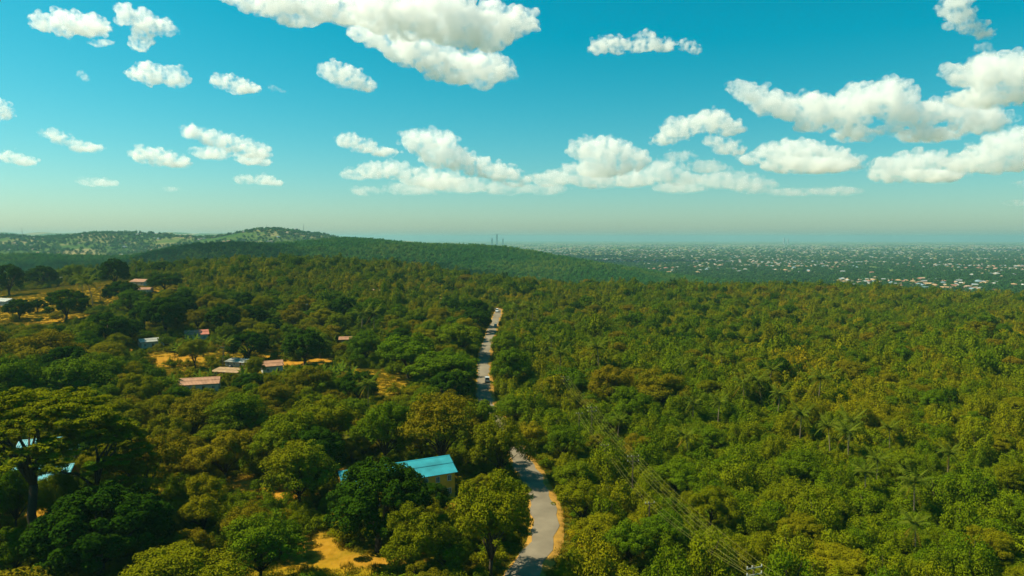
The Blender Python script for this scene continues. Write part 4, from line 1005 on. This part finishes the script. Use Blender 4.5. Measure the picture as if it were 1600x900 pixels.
def line_of_poles(heads, H, labels, arms, wl_label, half, extra=None):
    P = [pole_at(u, v, H) for u, v in heads]
    if extra: P = [(P[0][0] + extra[0], P[0][1] + extra[1])] + P; labels = [None] + labels
    allp = []
    for i, (x, y) in enumerate(P):
        a, b = P[max(i - 1, 0)], P[min(i + 1, len(P) - 1)]; ang = math.atan2(b[1] - a[1], b[0] - a[0]) - math.pi / 2
        allp.append(utility_pole(x, y, H, ang, labels[i] or ('utility pole below the picture carrying the main wires' if arms == 2 else 'utility pole below the picture carrying the lower thin wires'), arms, half, 'galvanised' if i == 1 and arms == 2 else 'pole_wood'))
    for k in range(len(allp[0])):
        pts = []
        for i in range(len(P) - 1):
            a, b = Vector(allp[i][k]), Vector(allp[i + 1][k])
            for t in np.linspace(0, 1, 12, endpoint=False): q = a.lerp(b, t); q.z -= 0.9 * 4 * t * (1 - t); pts.append(q)
        pts.append(Vector(allp[-1][k])); wl_k = wl_label.replace('wire', ORD[k].replace('nearest', 'first') + ' wire', 1); m = MB(); m.tube(pts, .012, 5); o = m.build('power_cable', MATS['wire']); tag(o, wl_k, 'cable', 'wires of the ' + ('main' if arms == 2 else 'lower') + ' power line')
line_of_poles([(1178, 884), (989, 712), (925, 636), (882, 588)], 8.5, ['wooden pole with two pale crossarms at the bottom edge of the thicket', 'second pole of the near line, half sunk in bushes', 'third pole of the line among olive bushes', 'last visible pole of the line near the brownish crown'], 2, 'sagging yellowish wire running from the crossarm pole up through the thicket', 1.3, (16, -28))
line_of_poles([(1015, 785), (945, 695), (905, 645)], 7.5, ['leaning-side pole of the lower line beside the bright green tree', 'thin pole with a single crossarm left of the main line', 'far pole of the lower line'], 1, 'thin wire of the lower line left of the main power line', .9, (10, -28))
utility = utility_pole(*ground_at(349, 574), 8.5, .3, 'slim wooden post standing on the yellow grass beside the tank', 1, .6)
utility_pole(*ground_at(157, 470), 9, .2, 'thin post at the right end of the dry field', 1, .6)
utility_pole(*ground_at(480, 512), 13, 1.2, 'tall bare post beside the rust-brown tree', 1, .7)

# ------------------------------------------------------------------ water tank, cars
x, y = ground_at(361, 583); root = link('water_tank', None, loc=(x, y, hz(x, y))); tag(root, 'black plastic water tank on a block stand behind the pink-roofed house', 'water tank')
m = MB(); m.box(-1, 1, -1, 1, -.4, .9); m.build('stand', MATS['grey_plaster'], root)
m = MB(); m.tube([(0, 0, .9), (0, 0, 1.6), (0, 0, 2.3), (0, 0, 2.9), (0, 0, 3.2)], [.85, .9, .9, .85, .35], 16); m.build('tank_body', MATS['tank_plastic'], root, True); m = MB(); m.tube([(0, 0, 3.15), (0, 0, 3.35)], .3, 10); m.build('lid', MATS['tank_plastic'], root)

def car(u, v, label, paint, off, name='car', L=4.4, Wd=1.75, H=1.5, away=True, box=False):
    x, y = ground_at(u, v); i = int(np.argmin(np.hypot(ROAD[:, 0] - x, ROAD[:, 1] - y))); t = ROAD[min(i + 1, len(ROAD) - 1)] - ROAD[i - 1]; t /= np.linalg.norm(t)
    p = ROAD[i] + np.array([t[1], -t[0]]) * off; ang = math.atan2(t[1], t[0]) + (0 if away else math.pi)
    root = link(name, None, loc=(p[0], p[1], max(hz(*p), hz(*ROAD[i])) + .30), rot=(0, 0, ang)); tag(root, label, 'car', 'vehicles on the road')
    b = Wd / 2; hb = H * .56; a = L / 2
    prof = [(-a, .35), (-a, hb * .95), (-a + .25, hb), (a * .45, hb), (a - .15, hb * .86), (a, .55), (a, .35)]
    m = MB(); n = len(prof); m.add([(px, -b, pz) for px, pz in prof] + [(px, b, pz) for px, pz in prof], [tuple(range(n)), tuple(range(2 * n - 1, n - 1, -1))] + [(k, k + n, (k + 1) % n + n, (k + 1) % n) for k in range(n)]); body = m.build('body', MATS[paint], root)
    top = [(-a + .15, hb), (-a + (.25 if box else .75), H), (a * .12, H), (a * .5, hb)]
    m = MB(); q = b * .86; m.add([(px, -(b - .06 if pz == hb else q), pz) for px, pz in top] + [(px, (b - .06 if pz == hb else q), pz) for px, pz in top], [(0, 1, 2, 3), (7, 6, 5, 4), (1, 5, 6, 2)]); m.build('cabin', MATS[paint], root)
    m = MB(); m.add([(top[0][0] + .05, -b * .8, hb + .05), (top[0][0] + .05, b * .8, hb + .05), (top[1][0], q * .9, H - .05), (top[1][0], -q * .9, H - .05)], [(0, 1, 2, 3)]); m.v = [(vx - .04, vy, vz) for vx, vy, vz in m.v]; m.build('rear_window', MATS['window_glass'], root)
    m = MB(); m.add([(top[3][0], -b * .8, hb + .03), (top[3][0], b * .8, hb + .03), (top[2][0], q * .9, H - .05), (top[2][0], -q * .9, H - .05)], [(0, 1, 2, 3)]); m.v = [(vx + .06, vy, vz) for vx, vy, vz in m.v]; m.build('windscreen', MATS['window_glass'], root)
    for s in (-1, 1):
        m = MB(); m.add([(top[0][0] + .35, s * (b - .02), hb + .06), (top[3][0] - .2, s * (b - .02), hb + .06), (top[2][0] - .05, s * (q + .03), H - .1), (top[1][0] + .1, s * (q + .03), H - .1)], [(0, 1, 2, 3)]); m.build('side_window', MATS['window_glass'], root)
        for wx in (-a * .62, a * .62): m = MB(); m.tube([(wx, s * (b - .2), .32), (wx, s * (b + .02), .32)], .32, 12); m.build('wheel', MATS['tyre'], root)
        m = MB(); m.box(-a - .03, -a + .05, s * b * .75 - .14, s * b * .75 + .14, hb * .7, hb * .9); m.build('tail_light', MATS['tail_light'], root)
        m = MB(); m.box(a - .08, a + .03, s * b * .7 - .16, s * b * .7 + .16, .5, .64); m.build('headlight', MATS['insulator'], root)
car(778, 511, 'white car driving on the straight road', 'car_white', 1.5)
car(758, 598, 'grey minibus in tree shade on the road', 'car_silver', 1.3, 'minibus', 4.9, 1.8, 2.0, True, True)
car(779, 488, 'pale van at the far end of the visible road', 'car_white', -1.0, 'van', 5.0, 1.9, 2.2, False, True)

# ------------------------------------------------------------------ clouds: real bodies of vapour over the country
CLOUD_BASE = 950.0
CLOUDS = [
 ('puffy small cloud at the upper left, wider than its neighbour', [(68, 38, 18, 12), (98, 36, 26, 18), (130, 40, 30, 16), (158, 45, 18, 12)], 1),
 ('flat shred of cloud under the upper left pair', [(150, 66, 16, 5), (166, 67, 14, 4)], .5),
 ('ragged cloud with a tail, right of the upper left one', [(203, 30, 16, 14), (222, 38, 18, 16), (245, 46, 22, 14), (264, 48, 12, 9), (216, 66, 18, 12), (228, 56, 16, 12)], 1),
 ('compact cloud below the upper left pair', [(213, 117, 14, 9), (238, 120, 26, 15), (268, 121, 20, 14)], 1),
 ('small domed cloud right of the compact one', [(350, 131, 17, 10), (370, 134, 22, 13), (392, 140, 16, 7)], 1),
 ('tiny wisp near the left edge', [(126, 118, 7, 6), (134, 123, 7, 5)], .5), ('tiny wisp right of the small domed cloud', [(428, 139, 8, 5), (440, 142, 7, 3)], .5),
 ('great cloud crossing the top edge of the picture', [(368, 0, 26, 12), (405, 6, 32, 18), (450, 10, 38, 22), (500, 18, 40, 22), (545, 20, 40, 22), (595, 14, 52, 34), (640, 30, 46, 32), (685, 24, 50, 40), (725, 44, 40, 34), (765, 42, 40, 34), (800, 42, 30, 20), (826, 41, 16, 9), (470, 32, 40, 10)], 1),
 ('long sloping cloud just below the great one', [(562, 54, 16, 14), (590, 66, 20, 14), (618, 74, 26, 20), (648, 84, 32, 26), (684, 104, 34, 24), (718, 112, 38, 22), (752, 112, 36, 24), (782, 116, 20, 16)], 1),
 ('isolated leaning cloud left of the long sloping one', [(518, 114, 16, 14), (538, 120, 24, 17), (562, 128, 20, 14), (577, 138, 9, 8)], 1),
 ('cloud edge cut by the left side of the picture', [(-6, 172, 18, 16), (6, 178, 12, 10)], 1),
 ('thin double cloud at the left', [(80, 210, 18, 8), (100, 220, 18, 8), (120, 229, 18, 9), (146, 232, 18, 7)], .8),
 ('small cloud low at the left edge', [(22, 247, 20, 9), (42, 253, 20, 7)], .9),
 ('flat-based cloud low on the left', [(222, 244, 14, 12), (244, 246, 24, 13), (268, 251, 22, 11), (288, 257, 12, 6)], 1),
 ('layered cloud right of the flat-based one', [(302, 208, 20, 11), (330, 216, 24, 12), (362, 226, 26, 12), (392, 234, 24, 13), (412, 243, 14, 8)], 1),
 ('low bar of cloud under the layered one', [(322, 240, 24, 9), (345, 243, 22, 9), (395, 250, 24, 9), (412, 255, 14, 6)], .9),
 ('narrow cloud low above the far hill', [(388, 282, 20, 7), (410, 281, 22, 8), (430, 286, 14, 5)], .8),
 ('faint hazy cloud above the left hill', [(140, 284, 24, 7), (165, 286, 24, 6)], .4), ('faint speck of cloud above the hill crest', [(268, 296, 14, 4)], .35),
 ('small rounded cloud left of the central bank', [(545, 222, 20, 11), (568, 228, 24, 11), (600, 238, 26, 7)], 1),
 ('tallest heaped cloud of the central bank', [(648, 222, 22, 14), (672, 228, 28, 20), (697, 226, 18, 18), (690, 246, 36, 18), (720, 254, 30, 16), (748, 264, 32, 14), (780, 272, 34, 12), (806, 282, 26, 10)], 1),
 ('long low arm of the central bank on its left', [(556, 272, 28, 9), (585, 268, 28, 12), (615, 268, 28, 14), (650, 276, 36, 14), (690, 284, 44, 14)], .8),
 ('pale lower tier of the central bank', [(575, 300, 26, 7), (640, 294, 50, 10), (720, 290, 60, 12), (790, 294, 50, 10), (850, 296, 40, 9)], .4),
 ('domed cloud right of the central bank', [(905, 236, 20, 12), (930, 236, 30, 18), (958, 240, 34, 20), (985, 252, 34, 16), (945, 262, 50, 14)], 1),
 ('spreading foot of the domed cloud', [(862, 282, 34, 12), (895, 274, 32, 14), (935, 282, 50, 14), (985, 280, 44, 14), (1030, 268, 30, 14), (1060, 280, 40, 12)], .7),
 ('pair of heaped clouds in the middle of the right half', [(1036, 218, 18, 10), (1056, 206, 28, 16), (1085, 196, 22, 14), (1108, 192, 32, 18), (1140, 200, 24, 12), (1052, 196, 14, 9)], 1),
 ('small tilted cloud under the pair', [(1115, 222, 16, 9), (1135, 230, 26, 12), (1150, 236, 16, 8)], .9),
 ('long heaped cloud sweeping across the right half', [(1152, 140, 20, 11), (1176, 150, 24, 14), (1205, 162, 32, 18), (1240, 172, 34, 20), (1278, 176, 36, 24), (1315, 180, 34, 26), (1340, 160, 26, 24), (1372, 156, 34, 26), (1402, 152, 28, 22), (1340, 208, 40, 12), (1380, 206, 24, 8), (1270, 196, 34, 10)], 1),
 ('broad cloud joining the long one on its right', [(1410, 184, 26, 16), (1440, 180, 36, 20), (1475, 178, 30, 18), (1505, 188, 36, 18), (1540, 192, 34, 18), (1470, 206, 60, 12)], 1),
 ('flat-based heaped cloud low in the right half', [(1175, 250, 26, 9), (1205, 244, 30, 16), (1240, 238, 30, 18), (1270, 236, 30, 16), (1305, 250, 34, 18), (1335, 256, 22, 12), (1250, 262, 80, 12)], 1),
 ('cloud hanging low near the right edge', [(1385, 268, 24, 18), (1415, 260, 32, 18), (1450, 258, 32, 20), (1480, 268, 26, 18), (1430, 278, 60, 10)], 1),
 ('heaped cloud at the right edge above the low one', [(1515, 252, 36, 18), (1550, 240, 36, 22), (1582, 228, 34, 24), (1608, 236, 26, 30), (1565, 258, 50, 12)], 1),
 ('big round cloud cut by the right edge', [(1498, 124, 28, 16), (1530, 118, 32, 24), (1566, 118, 36, 30), (1602, 124, 36, 36), (1560, 148, 60, 16)], 1),
 ('slanting small cloud at the upper right', [(1476, 18, 14, 12), (1494, 8, 18, 16), (1504, 28, 20, 18), (1520, 44, 18, 12), (1540, 54, 16, 7)], 1), ('shred under the slanting small cloud', [(1535, 76, 14, 6), (1548, 84, 10, 5), (1520, 102, 12, 6)], .5),
 ('flat cloud alone in the blue of the upper middle', [(940, 72, 18, 12), (966, 74, 22, 12), (992, 74, 20, 10), (1012, 68, 20, 13), (1034, 74, 20, 10)], 1), ('small companion right of the flat cloud', [(1072, 74, 12, 9), (1084, 79, 10, 7)], .9),
 ('hazy bank low above the plain', [(1060, 294, 50, 8), (1120, 284, 50, 12), (1180, 290, 44, 12), (1150, 276, 36, 10)], .5), ('faint strip low at the right', [(1240, 300, 50, 6), (1310, 298, 50, 7)], .35), ('small patch at the right edge near the horizon', [(1580, 318, 24, 5), (1598, 288, 14, 6)], .4),
 ('middle shoulder behind the long heaped cloud', [(1060, 246, 30, 8), (1100, 262, 36, 10)], .4),
]
tex = bpy.data.textures.new('cloud_billow', 'CLOUDS'); tex.noise_type = 'SOFT_NOISE'; tex.noise_depth = 5
def cloud(i, label, puffs, dens, over=None):
    rs = np.random.default_rng(500 + i); vb = max(p[1] + p[3] for p in puffs); uc = np.mean([p[0] for p in puffs])
    el = (V0 - vb) / F; D = min(max(CLOUD_BASE / max(el, .055), 2200), 15000); k = D / F
    c0 = px2dir(uc, vb); org = np.array([c0[0], c0[1], c0[2]]) * D / c0[1] + (0, 0, CAM_Z)
    if over: k = over[1]; org = np.array(over[0])
    bm = bmesh.new()
    def ball(c, r, sub=2):
        g = bmesh.ops.create_icosphere(bm, subdivisions=sub, radius=1.0)
        for v in g['verts']: v.co = Vector((c[0] + v.co.x * r[0], c[1] + v.co.y * r[1], c[2] + v.co.z * r[2]))
    for (u, v, ru, rv) in puffs:
        rv = rv * 1.15
        c = np.array([(u - uc) * k, rs.uniform(-.5, .5) * ru * k, (vb - v) * k]); r = np.array([ru, (ru + rv) * .55, rv]) * k * .92
        ball(c, r)
        for q in range(34):
            d = unit(rs.normal(size=3)); d[2] = abs(d[2]) * rs.choice([1, 1, 1, -.6]); s = rs.uniform(.14, .46) * min(r[0], r[2])
            ball(c + d * r * rs.uniform(.85, 1.22), (s * 1.25, s * 1.25, s), 1)
    me = bpy.data.meshes.new('cloud'); bm.to_mesh(me); bm.free()
    wpx = max(p[0] + p[2] for p in puffs) - min(p[0] - p[2] for p in puffs)
    tmp = bpy.data.objects.new('tmp', me); COL.objects.link(tmp)
    vs = k * min(1.8, max(0.7, wpx / 150)); md = tmp.modifiers.new('r', 'REMESH'); md.mode = 'VOXEL'; md.voxel_size = vs
    sz = np.mean([p[3] for p in puffs]) * k
    for sc_, st_ in ((.9, .7), (.35, .26)):
        tx = tex.copy(); tx.noise_scale = sz * sc_; d1 = tmp.modifiers.new('d', 'DISPLACE'); d1.texture = tx; d1.strength = sz * st_; d1.mid_level = .5; d1.texture_coords = 'LOCAL'
    m2_ = tmp.modifiers.new('r2', 'REMESH'); m2_.mode = 'VOXEL'; m2_.voxel_size = vs
    dg = bpy.context.evaluated_depsgraph_get(); fin = bpy.data.meshes.new_from_object(tmp.evaluated_get(dg)); bpy.data.objects.remove(tmp)
    fin.polygons.foreach_set('use_smooth', [True] * len(fin.polygons))
    m, n, l = new_mat('vapour_%02d' % i); n.remove(n['Principled BSDF']); vsn = n.new('ShaderNodeVolumeScatter'); vsn.inputs['Color'].default_value = (0.982, 0.972, 0.915, 1)
    tc = n.new('ShaderNodeTexCoord'); no = n.new('ShaderNodeTexNoise'); no.inputs['Scale'].default_value = 1 / (CLOUD_GRAIN * k); no.inputs['Detail'].default_value = 4.0; no.inputs['Roughness'].default_value = .6; l.new(tc.outputs['Object'], no.inputs['Vector'])
    n2 = n.new('ShaderNodeTexNoise'); n2.inputs['Scale'].default_value = 1 / (CLOUD_LUMP * k); n2.inputs["Detail"].default_value = 3.0; l.new(tc.outputs['Object'], n2.inputs['Vector'])
    mx_ = n.new('ShaderNodeMix'); mx_.inputs[0].default_value = .5; l.new(no.outputs[0], mx_.inputs[2]); l.new(n2.outputs[0], mx_.inputs[3])
    mr = n.new('ShaderNodeMapRange'); mr.inputs[1].default_value = .44; mr.inputs[2].default_value = .66; mr.inputs[3].default_value = 0.0; mr.inputs[4].default_value = dens * CLOUD_DENS / k; l.new(mx_.outputs[0], mr.inputs[0]); l.new(mr.outputs[0], vsn.inputs['Density'])
    vsn.inputs['Anisotropy'].default_value = .3; l.new(vsn.outputs[0], n['Material Output'].inputs['Volume']); m.cycles.volume_step_rate = 0.25
    fin.materials.clear(); fin.materials.append(m)
    o = link('cloud', fin, loc=org); tag(o, label, 'cloud', 'fair-weather clouds')
CLOUD_DENS, CLOUD_GRAIN, CLOUD_LUMP = 0.14, 8.0, 17.0
for i, (lb, pf, dn) in enumerate(CLOUDS): cloud(i, lb, pf, dn)
# a cloud overhead, above the picture, whose shadow darkens the wooded valley
gx, gy = ground_at(300, 405); cz = 950.0; sc_ = (cz - hz(gx, gy)) / TO_SUN.z
cloud(len(CLOUDS), 'cloud above the picture shading the wooded valley at the left', [(-150, 0, 60, 14), (-90, 0, 60, 18), (-30, 0, 60, 18), (40, 2, 60, 16), (100, 0, 50, 14)], 1, ((gx + TO_SUN.x * sc_, gy + TO_SUN.y * sc_, cz), 3.0))

# ------------------------------------------------------------------ haze over the country
m, n, l = new_mat('haze_air'); n.remove(n['Principled BSDF']); pv = n.new('ShaderNodeVolumePrincipled'); pv.inputs['Color'].default_value = (0.29, 0.57, 0.63, 1); pv.inputs['Density'].default_value = 0.8e-4; pv.inputs['Density Attribute'].default_value = ''
pv.inputs['Anisotropy'].default_value = 0.1; l.new(pv.outputs[0], n['Material Output'].inputs['Volume'])
mb = MB(); mb.box(-27000, 27000, -27000, 27000, -72, 139); tag(mb.build('haze', m), 'pale bluish haze over the plain and hills', 'haze', kind='stuff')
